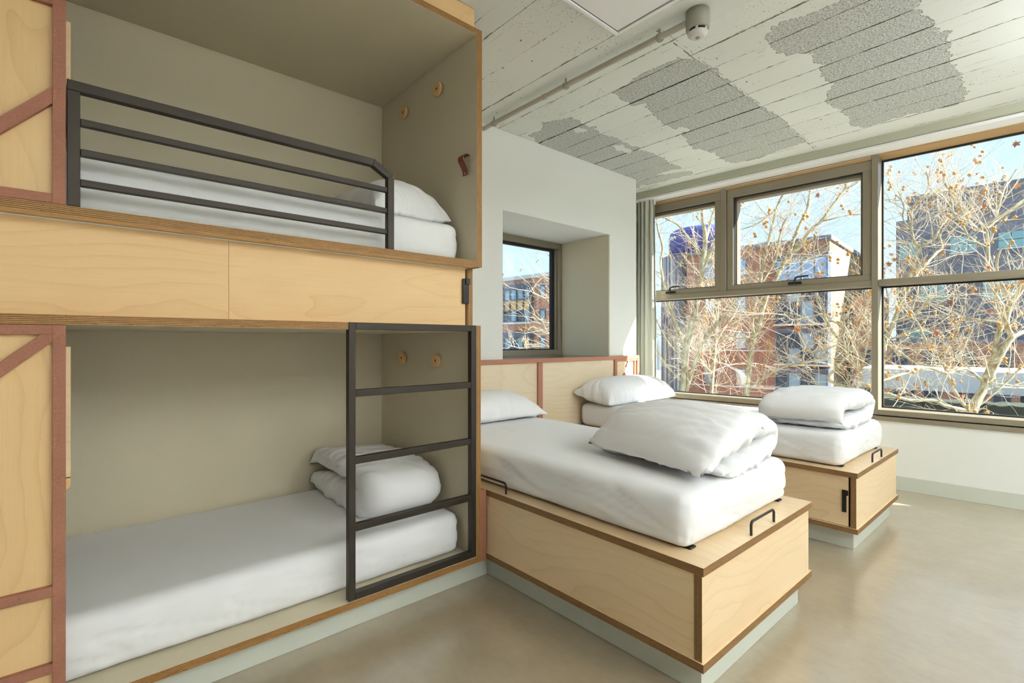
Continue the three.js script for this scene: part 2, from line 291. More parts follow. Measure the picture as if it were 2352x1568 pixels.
{ // the end wall behind the two beds, with its deep niche
  const s = new THREE.Shape([[1.505, 0], [4.256, 0], [4.256, 2.846], [1.505, 2.846]].map((q) => new THREE.Vector2(...q)));
  s.holes.push(new THREE.Path([[2.48, 1.045], [2.48, 2.225], [3.822, 2.225], [3.822, 1.045]].map((q) => new THREE.Vector2(...q))));
  const g = new THREE.ExtrudeGeometry(s, { depth: 0.72, bevelEnabled: true, bevelThickness: 0.003, bevelSize: 0.003, bevelOffset: -0.003, bevelSegments: 1 }); g.translate(0, 0, -3.653);
  struct(add('wall_back', g, M.paint));
}
struct(add('wall_alcove', boxGeo(-2.7, 1.5, 0, 2.846, -3.62, -2.975), M.paint));
struct(add('wall_recess', boxGeo(4.26, 5.3, 0, 2.846, -3.75, -3.5), M.paint));
struct(add('wall_left', boxGeo(-2.95, -2.7, 0, 2.846, -3.62, 3.9), M.paint));
struct(add('wall_front', boxGeo(-2.7, 5.6, 0, 2.846, 3.6, 3.85), M.paint));
struct(add('trim_1', (() => { const g = new RoundedBoxGeometry(1.342, 0.016, 0.6, 2, 0.003); g.translate(3.151, 1.053, -3.235); return g; })(), M.stone));

struct(add('shade_liner_3', boxGeo(3.812, 3.8215, 1.0615, 2.2245, -3.545, -2.934), std({ color: '#cfc6ab', roughness: 0.8 })));  // thin liner added; its beige stands in for the shading of this reveal

// local frame of the glazed wall: x along the wall (s), y up, z towards the room (minus n)
function glazedFrame(o) { o.rotation.y = -(Math.PI / 2 - TH); return o; }
const B = (s0, s1, y0, y1, n0, n1) => boxGeo(s0, s1, y0, y1, -n1, -n0);
const R = (s0, s1, y0, y1, n0, n1, r = 0.003) => roundBar(s0, s1, y0, y1, -n1, -n0, r);
{
  const w = struct(glazedFrame(group('wall_right', scene)));
  add('parapet', B(-3.7, 3.75, 0, 0.553, 5.047, 5.38), M.paint, w);
  add('lintel', B(-3.7, 3.75, 2.792, 2.846, 5.047, 5.38), M.paint, w);
  add('pier', B(-3.7, -2.96, 0.553, 2.792, 5.047, 5.38), M.paint, w);
  add('pier', B(3.42, 3.75, 0.553, 2.792, 5.047, 5.38), M.paint, w);
  const b = struct(glazedFrame(group('baseboard_right', scene)));
  add('board', R(-2.9, 3.5, 0.0, 0.112, 5.035, 5.047, 0.002), M.plinth, b);
  const t = struct(glazedFrame(group('trim_2', scene)));
  add('box', R(-2.96, 3.5, 2.785, 2.846, 4.868, 5.05, 0.002), M.pelmet, t);
  add('track', R(-2.96, 3.5, 2.757, 2.783, 4.893, 5.05, 0.004), M.panelWhite, t);
  const f = struct(glazedFrame(group('added_sun_fin', scene)));
  add('sun_blocker', B(3.8, 4.1, -7, 6.5, 5.4, 6.82), M.pale, f);  // unseen slab added to keep the sun off the windows beyond
}
function pane(parent, s0, s1, y0, y1, n) { return add('pane', B(s0, s1, y0, y1, n - 0.003, n + 0.003), M.glass, parent); }
function sash(parent, s0, s1, y0, y1, handleAt) {   // a top-hung sash: four rails, rubber line, pane, lever
  const g = group('sash', parent), w = 0.05;
  for (const c of [[s0, s1, y0, y0 + w], [s0, s1, y1 - 0.085, y1], [s0, s0 + 0.062, y0 + w, y1 - 0.085], [s1 - 0.062, s1, y0 + w, y1 - 0.085]]) add('rail', R(...c, 5.06, 5.15), M.alu, g);
  const i = 0.062;
  for (const c of [[s0 + i, s1 - i, y0 + w, y0 + w + 0.007], [s0 + i, s1 - i, y1 - 0.092, y1 - 0.085], [s0 + i, s0 + i + 0.007, y0 + w, y1 - 0.085], [s1 - i - 0.007, s1 - i, y0 + w, y1 - 0.085]]) add('gasket', B(...c, 5.075, 5.10), M.rubber, g);
  for (const c of [[s0 + i, s1 - i, y1 - 0.115, y1 - 0.085], [s0 + i, s0 + i + 0.02, y0 + w, y1 - 0.1], [s1 - i - 0.02, s1 - i, y0 + w, y1 - 0.1]]) add('bead', B(...c, 5.11, 5.2), M.alu, g);
  pane(g, s0 + i, s1 - i, y0 + w, y1 - 0.085, 5.16);
  const h = group('handle', parent), hs = handleAt;
  add('plate', R(hs - 0.055, hs + 0.055, y0 + 0.012, y0 + 0.036, 5.045, 5.06), M.black, h);
  const lever = taper([V(hs, y0 + 0.024, -5.05), V(hs + 0.006, y0 + 0.045, -5.02), V(hs + 0.02, y0 + 0.068, -5.0), V(hs + 0.05, y0 + 0.074, -4.995), V(hs + 0.125, y0 + 0.076, -4.995)], [0.011, 0.011, 0.009, 0.008, 0.007], 8); add('lever', lever, M.black, h);
}
{ // the wide window with two top-hung sashes over a fixed pane
  const w = struct(glazedFrame(group('window_1', scene)));
  add('head', R(-2.96, -0.71, 2.722, 2.79, 5.05, 5.25), M.tan, w);
  add('head_strip', R(-2.96, -0.735, 2.742, 2.749, 5.046, 5.052, 0.001), M.chrome, w);
  add('jamb', R(-2.96, -2.90, 0.55, 2.79, 5.05, 5.25), M.alu, w);
  add('mullion', R(-1.981, -1.927, 1.712, 2.745, 5.045, 5.24), M.alu, w);
  add('transom', R(-2.9, -0.735, 1.662, 1.712, 5.05, 5.24), M.alu, w);
  sash(w, -2.9, -1.983, 1.712, 2.722, -2.525); sash(w, -1.925, -0.736, 1.712, 2.722, -1.31);
  add('sill', R(-2.9, -0.735, 0.592, 0.64, 5.048, 5.25), M.alu, w);
  add('sill_lip', R(-2.96, -0.71, 0.55, 0.582, 5.03, 5.06), M.alu, w);
  add('gap', B(-2.96, -0.71, 0.58, 0.594, 5.075, 5.25), M.rubber, w);
  for (const c of [[-2.9, -0.735, 0.64, 0.648], [-2.9, -0.735, 1.654, 1.662]]) add('gasket', B(...c, 5.2, 5.232), M.rubber, w);
  pane(w, -2.9, -0.735, 0.645, 1.66, 5.225);
}
function plainWindow(s0, s1) {
  const w = struct(glazedFrame(group(numbered('window').replace('window', 'window'), scene)));
  add('mullion', R(s0 - 0.046, s0, 0.592, 2.79, 5.045, 5.25), M.alu, w);
  add('head', R(s0, s1, 2.746, 2.79, 5.05, 5.25), M.tan, w);
  add('transom', R(s0 + 0.004, s1, 1.668, 1.714, 5.035, 5.25), M.alu, w);
  add('sill', R(s0, s1, 0.592, 0.636, 5.048, 5.25), M.alu, w);
  add('sill_lip', R(s0 - 0.02, s1, 0.55, 0.584, 5.03, 5.06), M.alu, w);
  add('gap', B(s0 - 0.02, s1, 0.58, 0.594, 5.075, 5.25), M.rubber, w);
  for (const [a, b] of [[0.636, 1.668], [1.714, 2.746]]) {
    for (const c of [[s0, s1, a, a + 0.01], [s0, s1, b - 0.012, b], [s0, s0 + 0.012, a, b], [s1 - 0.012, s1, a, b]]) add('gasket', B(...c, 5.225, 5.25), M.rubber, w);
    pane(w, s0, s1, a, b, 5.24);
  }
  return w;
}
names.window = 1;
for (const [a, b, n] of [[-0.688, 0.80, 2], [0.846, 2.11, 4], [2.156, 3.42, 5]]) plainWindow(a, b).name = 'window_' + n;  // windows beyond the first are unseen, added to let in more sky light
{ // the small window at the bottom of the niche
  const w = struct(group('window_3', scene)), f = (name, x0, x1, y0, y1, z0, z1, m = M.alu) => add(name, roundBar(x0, x1, y0, y1, z0, z1), m, w);
  f('head', 2.48, 3.822, 2.165, 2.225, -3.64, -3.55); f('sill', 2.48, 3.822, 1.045, 1.115, -3.64, -3.545); f('jamb', 3.767, 3.822, 1.115, 2.165, -3.64, -3.55); f('jamb', 2.48, 2.535, 1.115, 2.165, -3.64, -3.55);
  f('jamb_step', 3.745, 3.767, 1.115, 2.165, -3.645, -3.58);
  for (const c of [[3.71, 3.745, 1.115, 2.165], [2.535, 2.57, 1.115, 2.165], [2.57, 3.71, 2.14, 2.165], [2.57, 3.71, 1.115, 1.125]]) add('gasket', boxGeo(...c, -3.63, -3.595), M.rubber, w);
  add('pane', boxGeo(2.56, 3.72, 1.12, 2.15, -3.622, -3.616), M.glass, w);
}
// ---------------------------------------------------------------- the built-in bunk
const XL = -0.62, XI = 1.465, XO = 1.494, ZF = -1.93, ZB = -2.94;
{
  const t = thing('bunk_bed', 'tall built-in double bunk of maple plywood with greige sleeping cubbies', 'bunk bed');
  const g = M.greige, m = M.mapleWarm; t.userData.edge = M.plyGold;
  add('plinth', boxGeo(XL, 1.5835, 0.001, 0.113, -2.94, -1.998), M.plinth, t);
  ply('base_panel', t, [XL, XI, 0.114, 0.143, ZB, ZF], m, g);
  ply('side_panel', t, [XI - 0.002, XO - 0.004, 0.114, 1.278, ZB, ZF], g, m, 2);
  add('filler_strip', roundBar(XO - 0.003, 1.5255, 0.114, 0.462, -2.6, ZF, 0.002), M.mdf, t).userData.label = 'rust red filler strip beside the ladder foot';
  ply('shelf_panel', t, [XL, 0.816, 1.249, 1.278, ZB, ZF], g, m, 0); ply('shelf_panel', t, [0.816, XI - 0.003, 1.249, 1.278, ZB, ZF - 0.034], g, m, 0);
  ply('fascia_panel', t, [XL, 0.402, 1.279, 1.5655, -2.02, -2.0], m, m, 0); ply('fascia_panel', t, [0.4035, 1.447, 1.279, 1.5655, -2.022, -2.002], m, m, 0);
  ply('fascia_stile', t, [1.463, 1.492, 1.279, 1.5655, -2.4, -2.0], m, m, 1);
  add('light_strip', boxGeo(XL, 1.45, 1.5612, 1.5652, -1.9995, -1.9935), M.panelWhite, t);
  const h = group('latch', t); add('plate', roundBar(1.426, 1.464, 1.388, 1.512, -1.999, -1.99, 0.003), M.black, h); add('catch', roundBar(1.44, 1.466, 1.484, 1.514, -1.992, -1.984, 0.002), M.black, h);
  ply('deck_panel', t, [XL, XI, 1.5665, 1.5955, ZB, ZF], m, g, 0);
  ply('side_panel', t, [XI + 0.001, XO + 0.004, 1.5665, 2.736, ZB, ZF], g, m, 2);
  ply('top_panel', t, [XL, XI, 2.707, 2.736, ZB, ZF], g, m, 0);
  ply('header_board', t, [XL, 1.468, 2.737, 2.842, -1.975, -1.953], m, m, 0);
  add('back_panel', boxGeo(XL, XI - 0.002, 0.144, 1.2485, -2.953, ZB), g, t); add('back_panel', boxGeo(XL, XI, 1.596, 2.7065, -2.953, ZB), g, t);
  add('end_panel', boxGeo(XL - 0.025, XL, 0.114, 2.736, ZB, ZF), g, t);
  // framed panels at the foot of the cubbies: maple board with a rust red fibreboard lattice in front
  function lattice(y0, y1, bars) {
    const p = group('front_panel', t); ply('board', p, [XL, -0.031, y0, y1, -1.972, -1.949], m, m, 1);
    const bar = (pts) => {
      const s = new THREE.Shape(pts.map((q) => new THREE.Vector2(...q))), e = new THREE.ExtrudeGeometry(s, { depth: 0.0165, bevelEnabled: true, bevelThickness: 0.001, bevelSize: 0.001, bevelOffset: -0.001, bevelSegments: 1 }); e.translate(0, 0, -1.9485);
      const q = e.attributes.position, uv = e.attributes.uv; for (let i = 0; i < q.count; i++) uv.setXY(i, q.getX(i) + q.getZ(i), q.getY(i)); add('lattice_bar', e, M.mdf, p);
    };
    const rect = (a, b, c, d) => bar([[a, c], [b, c], [b, d], [a, d]]);
    rect(-0.0585, -0.03, y0 + 0.001, y1 - 0.001); rect(XL, XL + 0.03, y0 + 0.001, y1 - 0.001); rect(XL + 0.03, -0.0585, y0 + 0.001, y0 + 0.028); rect(XL + 0.03, -0.0585, y1 - 0.029, y1 - 0.001);
    bars(bar, rect);
    return p;
  }
  lattice(1.596, 2.706, (bar, rect) => {
    bar([[-0.0585, 1.883], [-0.0585, 1.932], [-0.331, 1.624], [-0.294, 1.624]]); rect(XL + 0.03, -0.0585, 2.167, 2.196); bar([[-0.0585, 2.45], [-0.0585, 2.5], [-0.327, 2.196], [-0.287, 2.196]]);
  });
  lattice(0.144, 1.2485, (bar, rect) => {
    rect(XL + 0.03, -0.0585, 0.469, 0.497); rect(XL + 0.03, -0.0585, 0.248, 0.275); bar([[-0.084, 1.2195], [-0.0585, 1.2195], [-0.0585, 1.2], [-0.59, 0.697], [-0.59, 0.735]]);
  });
  // steel guard rail in front of the upper mattress
  const gr = group('guard_rail', t); gr.userData.label = 'blackened steel guard rail of the upper bunk';
  const gz0 = -1.963, gz1 = -1.9335, tube = (n, c, p) => add(n, roundBar(...c, 0.0025), M.steel, p);
  tube('post', [-0.0275, 0.002, 1.597, 1.937, gz0, gz1], gr); tube('post', [0.9925, 1.022, 1.597, 1.903, gz0, gz1], gr);
  const bent = (pts) => { const e = new THREE.ExtrudeGeometry(new THREE.Shape(pts.map((q) => new THREE.Vector2(...q))), { depth: 0.0255, bevelEnabled: true, bevelThickness: 0.002, bevelSize: 0.002, bevelOffset: -0.002, bevelSegments: 2 }); e.translate(0, 0, gz0 + 0.002); return e; };
  add('top_rail', bent([[-0.0275, 1.937], [0.924, 1.937], [0.932, 1.9665], [-0.0275, 1.9665]]), M.steel, gr);
  add('corner_rail', bent([[0.924, 1.937], [0.9925, 1.9], [1.022, 1.915], [0.932, 1.9665]]), M.steel, gr);
  for (const y of [1.8505, 1.761, 1.671]) tube('bar', [0.002, 0.9925, y - 0.0105, y + 0.0105, -1.96, -1.939], gr);
  // steel ladder of the lower cubby
  const la = group('ladder', t); la.userData.label = 'blackened steel ladder frame with three rungs';
  const lz = [-1.96, -1.9305];
  tube('stile', [0.818, 0.8475, 0.1455, 1.2785, ...lz], la); tube('stile', [1.4325, 1.462, 0.1455, 1.2785, ...lz], la);
  tube('head_rail', [0.8475, 1.4325, 1.249, 1.2785, ...lz], la); tube('foot_rail', [0.8475, 1.4325, 0.1455, 0.176, ...lz], la);
  for (const y of [0.988, 0.7125, 0.438]) tube('rung', [0.8475, 1.4325, y - 0.0145, y + 0.0145, -1.962, -1.9325], la);
  for (const x of [0.935, 1.34]) { const s = new THREE.CylinderGeometry(0.005, 0.005, 0.002, 14); s.rotateX(Math.PI / 2); s.translate(x, 1.2635, -1.9298); add('screw', s, M.black, la); }
  // turned wooden pegs on the cubby end walls
  for (const [y, z] of [[2.562, -2.629], [2.56, -2.26], [1.102, -2.645], [1.097, -2.273]]) {
    const peg = group('wall_peg', t); peg.position.set(XI - 0.001, y, z);
    const pts = [[0.0075, 0], [0.0075, 0.006], [0.034, 0.006], [0.0352, 0.0075], [0.0352, 0.021], [0.034, 0.0225], [0.009, 0.0225], [0.0075, 0.021], [0.0075, 0]].map((q) => new THREE.Vector2(...q));
    const lg = new THREE.LatheGeometry(pts, 40); lg.rotateZ(Math.PI / 2); add('disc', lg, M.wood, peg);
    const sp = new THREE.CylinderGeometry(0.016, 0.016, 0.006, 20); sp.rotateZ(Math.PI / 2); sp.translate(-0.003, 0, 0); add('spacer', sp, M.wood, peg);
    const ho = new THREE.CylinderGeometry(0.0076, 0.0076, 0.017, 20); ho.rotateZ(Math.PI / 2); ho.translate(-0.0105, 0, 0); add('bore', ho, M.hole, peg);
  }
  // leather loop by the upper opening
  const st = group('strap', t); st.position.set(XI, 2.078, -2.006); st.scale.set(1.35, 1.1, 1); st.userData.label = 'brown leather strap loop';
  const prof = []; for (let i = 0; i <= 26; i++) { const a = -0.2 + i / 26 * 3.7; prof.push([-0.020 - 0.0185 * Math.cos(a) * (0.85), 0.022 + 0.021 * Math.sin(a)]); }
  const path = [[-0.004, 0.043], [-0.012, 0.046], [-0.024, 0.044], [-0.033, 0.034], [-0.034, 0.018], [-0.028, 0.004], [-0.019, -0.008], [-0.010, -0.022], [-0.0055, -0.040]];
  const cv = new THREE.CatmullRomCurve3(path.map((q) => V(q[0], q[1], 0))).getPoints(40), th = 0.0022, outer = [], inner = [];
  cv.forEach((q, i) => { const d = cv[Math.min(i + 1, 40)].clone().sub(cv[Math.max(i - 1, 0)]).normalize(); outer.push(new THREE.Vector2(q.x - d.y * th / 2, q.y + d.x * th / 2)); inner.push(new THREE.Vector2(q.x + d.y * th / 2, q.y - d.x * th / 2)); });
  const sg = new THREE.ExtrudeGeometry(new THREE.Shape([...outer, ...inner.reverse()]), { depth: 0.044, bevelEnabled: false }); sg.translate(0, 0, -0.022); sg.computeVertexNormals();
  { const p = sg.attributes.position; for (let i = 0; i < p.count; i++) { const y = p.getY(i); p.setZ(i, p.getZ(i) * (y > 0 ? 1 : 1 + y * 6) + (y > 0 ? 0.006 : 0.006 + y * 0.45)); } sg.computeVertexNormals(); }
  add('loop', sg, M.leather, st);
  const rv = new THREE.SphereGeometry(0.0055, 16, 10); rv.scale(0.4, 1, 1); rv.translate(-0.0078, -0.031, -0.008); add('rivet', rv, M.chrome, st);
}
for (const [y0, y1, l] of [[0.761, 1.184, 'slim maple bedside shelf in the lower bunk cubby, rounded at its lower corner'], [1.80, 2.152, 'slim maple bedside shelf in the upper bunk cubby, above the guard rail post']]) {
  const t = thing('bedside_shelf', l, 'shelf', [-0.02, y0, -1.974]), h = y1 - y0;
  const s = new THREE.Shape(); s.moveTo(0, 0.012); s.lineTo(0, 0.032); s.lineTo(-0.26, 0.032); s.lineTo(-0.26, 0); s.lineTo(-0.012, 0); s.absarc(-0.012, 0.012, 0.012, -Math.PI / 2, 0, false);
  const e = new THREE.ExtrudeGeometry(s, { depth: 0.12, bevelEnabled: false }); e.translate(0, 0, -0.12); add('bottom', e, M.wood, t);
  add('body', boxGeo(-0.26, 0, 0.036, h, -0.12, 0), M.maple, t);
}

// ---------------------------------------------------------------- the two platform beds
function platformBed(x0, x1, label, withDoor) {
  const t = thing('platform_bed', label, 'bed', [x0, 0, -0.795], undefined), W = x1 - x0, m = M.maple, L = 2.10;
  const px0 = withDoor ? 0.073 : 0.0585;
  for (const c of [[px0, px0 + 0.02, 0.001, 0.113, -L, -0.038], [W - 0.085, W - 0.065, 0.001, 0.113, -L, -0.038], [px0 + 0.02, W - 0.085, 0.001, 0.113, -0.058, -0.038]]) add('plinth', boxGeo(...c), M.plinth, t);
  ply('bottom_panel', t, [0, W, 0.114, 0.143, -L, 0], m, m, 2);
  ply('top_panel', t, [0, W, 0.430, 0.459, -L, 0], m, M.mapleTop, 2);
  ply('foot_panel', t, [0.006, W - 0.022, 0.1435, 0.4295, -0.036, -0.008], m, m, 0);
  if (withDoor) {
    ply('door', t, [0.012, 0.03, 0.146, 0.427, -0.95, -0.047], m, m, 2); ply('side_panel', t, [0.022, 0.04, 0.1435, 0.4295, -L, -0.952], m, m, 2);
    const h = group('door_handle', t); add('plate', roundBar(0.004, 0.012, 0.225, 0.352, -0.078, -0.056, 0.003), M.black, h); add('catch', roundBar(0.0, 0.006, 0.322, 0.352, -0.064, -0.046, 0.002), M.black, h);
    add('lining', boxGeo(0.04, 0.05, 0.1435, 0.4295, -0.3, -0.038), M.hole, t);
  } else ply('side_panel', t, [0.0075, 0.03, 0.1435, 0.4295, -L, -0.037], m, m, 2);
  ply('side_panel', t, [W - 0.04, W - 0.022, 0.1435, 0.4295, -L, -0.037], m, m, 2);
  const rod = (a, b) => { const d = b.clone().sub(a).normalize().multiplyScalar(0.014), up = V(0, 0.014, 0), H = V(0, 0.052, 0), p = [a, a.clone().add(H).sub(up), a.clone().add(H).addScaledVector(d, 0.3).addScaledVector(up, -0.3), a.clone().add(H).add(d), b.clone().add(H).sub(d), b.clone().add(H).addScaledVector(d, -0.3).addScaledVector(up, -0.3), b.clone().add(H).sub(up), b]; add('mattress_stop', taper(p, p.map(() => 0.0052), 10), M.steel, t); };
  rod(V(W / 2 - 0.108, 0.459, -0.016), V(W / 2 + 0.108, 0.459, -0.016)); rod(V(0.026, 0.459, -1.02), V(0.026, 0.459, -1.24));
  for (const x of [0.12, W - 0.1]) add('slat_pad', roundBar(x - 0.02, x + 0.02, 0.4592, 0.466, -0.2, -0.1, 0.002), M.black, t);
  return t;
}
platformBed(1.53, 2.545, 'near maple platform bed with closed side panel, standing beside the ladder', false);
platformBed(3.278, 4.253, 'far maple platform bed under the window, with black pull on its sliding door', true);
{
  const t = thing('headboard', 'low maple headboard with red frame, both coloured as if daylit, under the niche window', 'headboard', [1.56, 0, -2.93]), r = M.mdfDaylit;
  const X = (x) => x - 1.56;
  add('top_rail', roundBar(X(1.56), X(4.269), 1.026, 1.0605, 0, 0.03, 0.002), r, t);
  for (const [a, b] of [[2.837, 2.889], [3.865, 3.902], [4.235, 4.269]]) add('post', roundBar(X(a), X(b), 0.46, 1.0255, 0.001, 0.03, 0.002), r, t);
  for (const [a, b] of [[1.56, 2.8365], [2.8895, 3.8645], [3.9025, 4.2345]]) ply('panel', t, [X(a), X(b), 0.46, 1.0255, 0.001, 0.012], M.mapleDaylit, M.mapleDaylit, 0);
  add('inner_rail', roundBar(X(3.903), X(4.2345), 1.007, 1.0255, 0.0125, 0.026, 0.001), r, t); add('inner_post', roundBar(X(4.19), X(4.202), 0.6, 1.0065, 0.0125, 0.026, 0.001), r, t);
  const bar = (p) => { const e = new THREE.ExtrudeGeometry(new THREE.Shape(p.map((q) => new THREE.Vector2(X(q[0]), q[1]))), { depth: 0.012, bevelEnabled: false }); e.translate(0, 0, 0.0125); add('brace', e, r, t); };
  bar([[4.085, 1.0065], [4.1, 1.0065], [4.056, 0.945], [4.05, 0.952]]); bar([[4.0, 0.86], [4.03, 0.895], [4.06, 0.86]]);
}

// ---------------------------------------------------------------- soft goods
function displace(g, fn) {
  g.deleteAttribute('uv'); g.deleteAttribute('normal'); g = mergeVertices(g, 1e-5); g.computeVertexNormals();
  const p = g.attributes.position, n = g.attributes.normal, a = new Float32Array(p.count);
  for (let i = 0; i < p.count; i++) a[i] = fn(p.getX(i), p.getY(i), p.getZ(i), n.getX(i), n.getY(i), n.getZ(i));
  for (let i = 0; i < p.count; i++) p.setXYZ(i, p.getX(i) + n.getX(i) * a[i], p.getY(i) + n.getY(i) * a[i], p.getZ(i) + n.getZ(i) * a[i]);
  g.computeVertexNormals(); return g;
}
const ridge = (x) => 1 - Math.abs(x) * 2;
const crease = (x, y, z, w = 0.22) => { const v = Math.abs(noise(x, y, z)); return v < w ? Math.pow(1 - v / w, 2) : 0; };
function mattress(x0, x1, y0, y1, z0, z1, label, k) {
  const w = x1 - x0, h = y1 - y0, d = z1 - z0, R3 = [0.055, 0.034, 0.055];
  let g = new THREE.BoxGeometry(w, h, d, Math.round(w / 0.011), 18, Math.round(d / 0.011)); const p = g.attributes.position;
  for (let i = 0; i < p.count; i++) {
    const v = [p.getX(i), p.getY(i), p.getZ(i)], H = [w / 2, h / 2, d / 2], q = v.map((a, j) => (a - clamp(a, -(H[j] - R3[j]), H[j] - R3[j])) / R3[j]);
    const m = Math.max(...q.map(Math.abs)), l = Math.hypot(...q); if (l > 0) { const s = m / l; for (let j = 0; j < 3; j++) v[j] = clamp(v[j], -(H[j] - R3[j]), H[j] - R3[j]) + q[j] * s * R3[j]; }
    p.setXYZ(i, ...v);
  }
  g = displace(g, (x, y, z, nx, ny, nz) => {
    const side = 1 - Math.abs(ny), X = x + k * 3.1, Z = z + k * 5.7, hem = clamp((-y / h * 2 + 0.1));
    let a = 0.006 * fbm(X * 2.1, Z * 2.1, k, 2) + side * (0.010 * (1 - Math.pow(y / h * 2, 2)) + 0.004 * noise(X * 7 + Z * 7, y * 9, k));
    a -= 0.0012 * crease(X * 0.7 + Z * 0.2, Z * 3.4 + X * 1.1, k + 3, 0.05) * smooth(0.1, 0.4, noise(X * 1.5, Z * 1.5, k + 8));
    a += (1 - side) * 0.0022 * noise(X * 11 + Z * 4, Z * 3.2 - X * 2, k + 12) * smooth(-0.1, 0.3, noise(X * 1.8, Z * 1.8, k + 20));
    a -= side * 0.0055 * crease((X + Z) * 2.6, y * 14 + (X + Z) * 3.4, k + 6, 0.13);
    a += side * 0.004 * noise((X + Z) * 5, y * 20 + (X + Z) * 4, k + 16);
    a -= side * hem * 0.005 * ridge(noise((X + Z) * 22, y * 6, k + 2));
    const cx = Math.abs(x) / (w / 2), cz = Math.abs(z) / (d / 2), corner = smooth(0.86, 0.97, cx) * smooth(0.92, 0.985, cz);
    a += corner * 0.0035 * noise(X * 40, y * 12, Z * 40);
    return a;
  });
  const o = add('mattress', g, M.sheet); o.position.set((x0 + x1) / 2, y0, (z0 + z1) / 2); g.translate(0, h / 2, 0);
  return tag(o, label, 'mattress');
}
mattress(-0.55, 1.432, 0.144, 0.346, -2.925, -2.026, 'white sheeted mattress in the lower bunk behind the ladder', 1);
mattress(-0.55, 1.432, 1.597, 1.788, -2.925, -2.03, 'white sheeted mattress in the upper bunk behind the guard rail', 2);
mattress(1.592, 2.508, 0.4605, 0.656, -2.885, -0.885, 'white sheeted mattress on the near platform bed', 3);
mattress(3.345, 4.228, 0.4605, 0.656, -2.885, -0.885, 'white sheeted mattress on the far platform bed by the window', 4);

// a pillow: two bulged sheets that meet in a soft seam
function pillow(w, h, d, k, label, pos, rot, opt = {}) {
  const nx = 90, nz = 60; let g = new THREE.BoxGeometry(2, 2, 2, nx, 2, nz); const p = g.attributes.position;
  for (let i = 0; i < p.count; i++) {
    const u = p.getX(i), v = p.getZ(i), s = p.getY(i), eu = 1 - Math.pow(Math.abs(u), opt.pow ?? 3.2), ev = 1 - Math.pow(Math.abs(v), 2.2), t = Math.pow(Math.max(eu, 0), 0.5) * Math.pow(Math.max(ev, 0), 0.5);
    const pinch = 1 - 0.05 * (1 - v * v) * Math.abs(u) - 0.02 * Math.abs(u * v), pinchz = 1 - 0.07 * (1 - u * u) * Math.pow(Math.abs(v), 2);
    const up = s > 0 ? (opt.up ?? 0.68) : 1 - (opt.up ?? 0.68);
    p.setXYZ(i, u * w / 2 * pinch, s * t * h * up + (opt.sag ?? 0) * Math.pow(Math.abs(u), 3), v * d / 2 * pinchz);
  }
  g = displace(g, (x, y, z, a, b) => {
    const X = x + k * 4.4, Z = z + k * 2.2, eu = Math.abs(x) / (w / 2), ev = Math.abs(z) / (d / 2), end = smooth(0.45, 0.95, eu), edge = smooth(0.5, 0.95, ev);
    return 0.010 * fbm(X * 4, Z * 5, k, 2) - 0.010 * end * crease(Z * 9 + y * 4, X * 3.2, k, 0.22) - 0.006 * edge * crease(X * 9, Z * 3, k + 4, 0.2) + 0.0035 * noise(X * 16, Z * 16, y * 16);
  });
  const o = add('pillow', g, M.sheet); o.position.set(...pos); o.rotation.set(...rot); return tag(o, label, 'pillow');
}
pillow(0.98, 0.19, 0.40, 1, 'white pillow at the head of the near platform bed', [2.06, 0.728, -2.69], [0.14, 0, 0], { sag: -0.025 });
pillow(1.08, 0.22, 0.40, 2, 'long sunlit white pillow at the head of the far platform bed', [3.785, 0.735, -2.69], [0.18, -0.01, 0], { sag: -0.02, pow: 6 });
pillow(0.80, 0.23, 0.44, 3, 'white pillow at the right end of the upper bunk', [1.2, 1.842, -2.49], [0.0, Math.PI / 2 + 0.06, 0.03], { sag: -0.012, pow: 6, up: 0.8 });

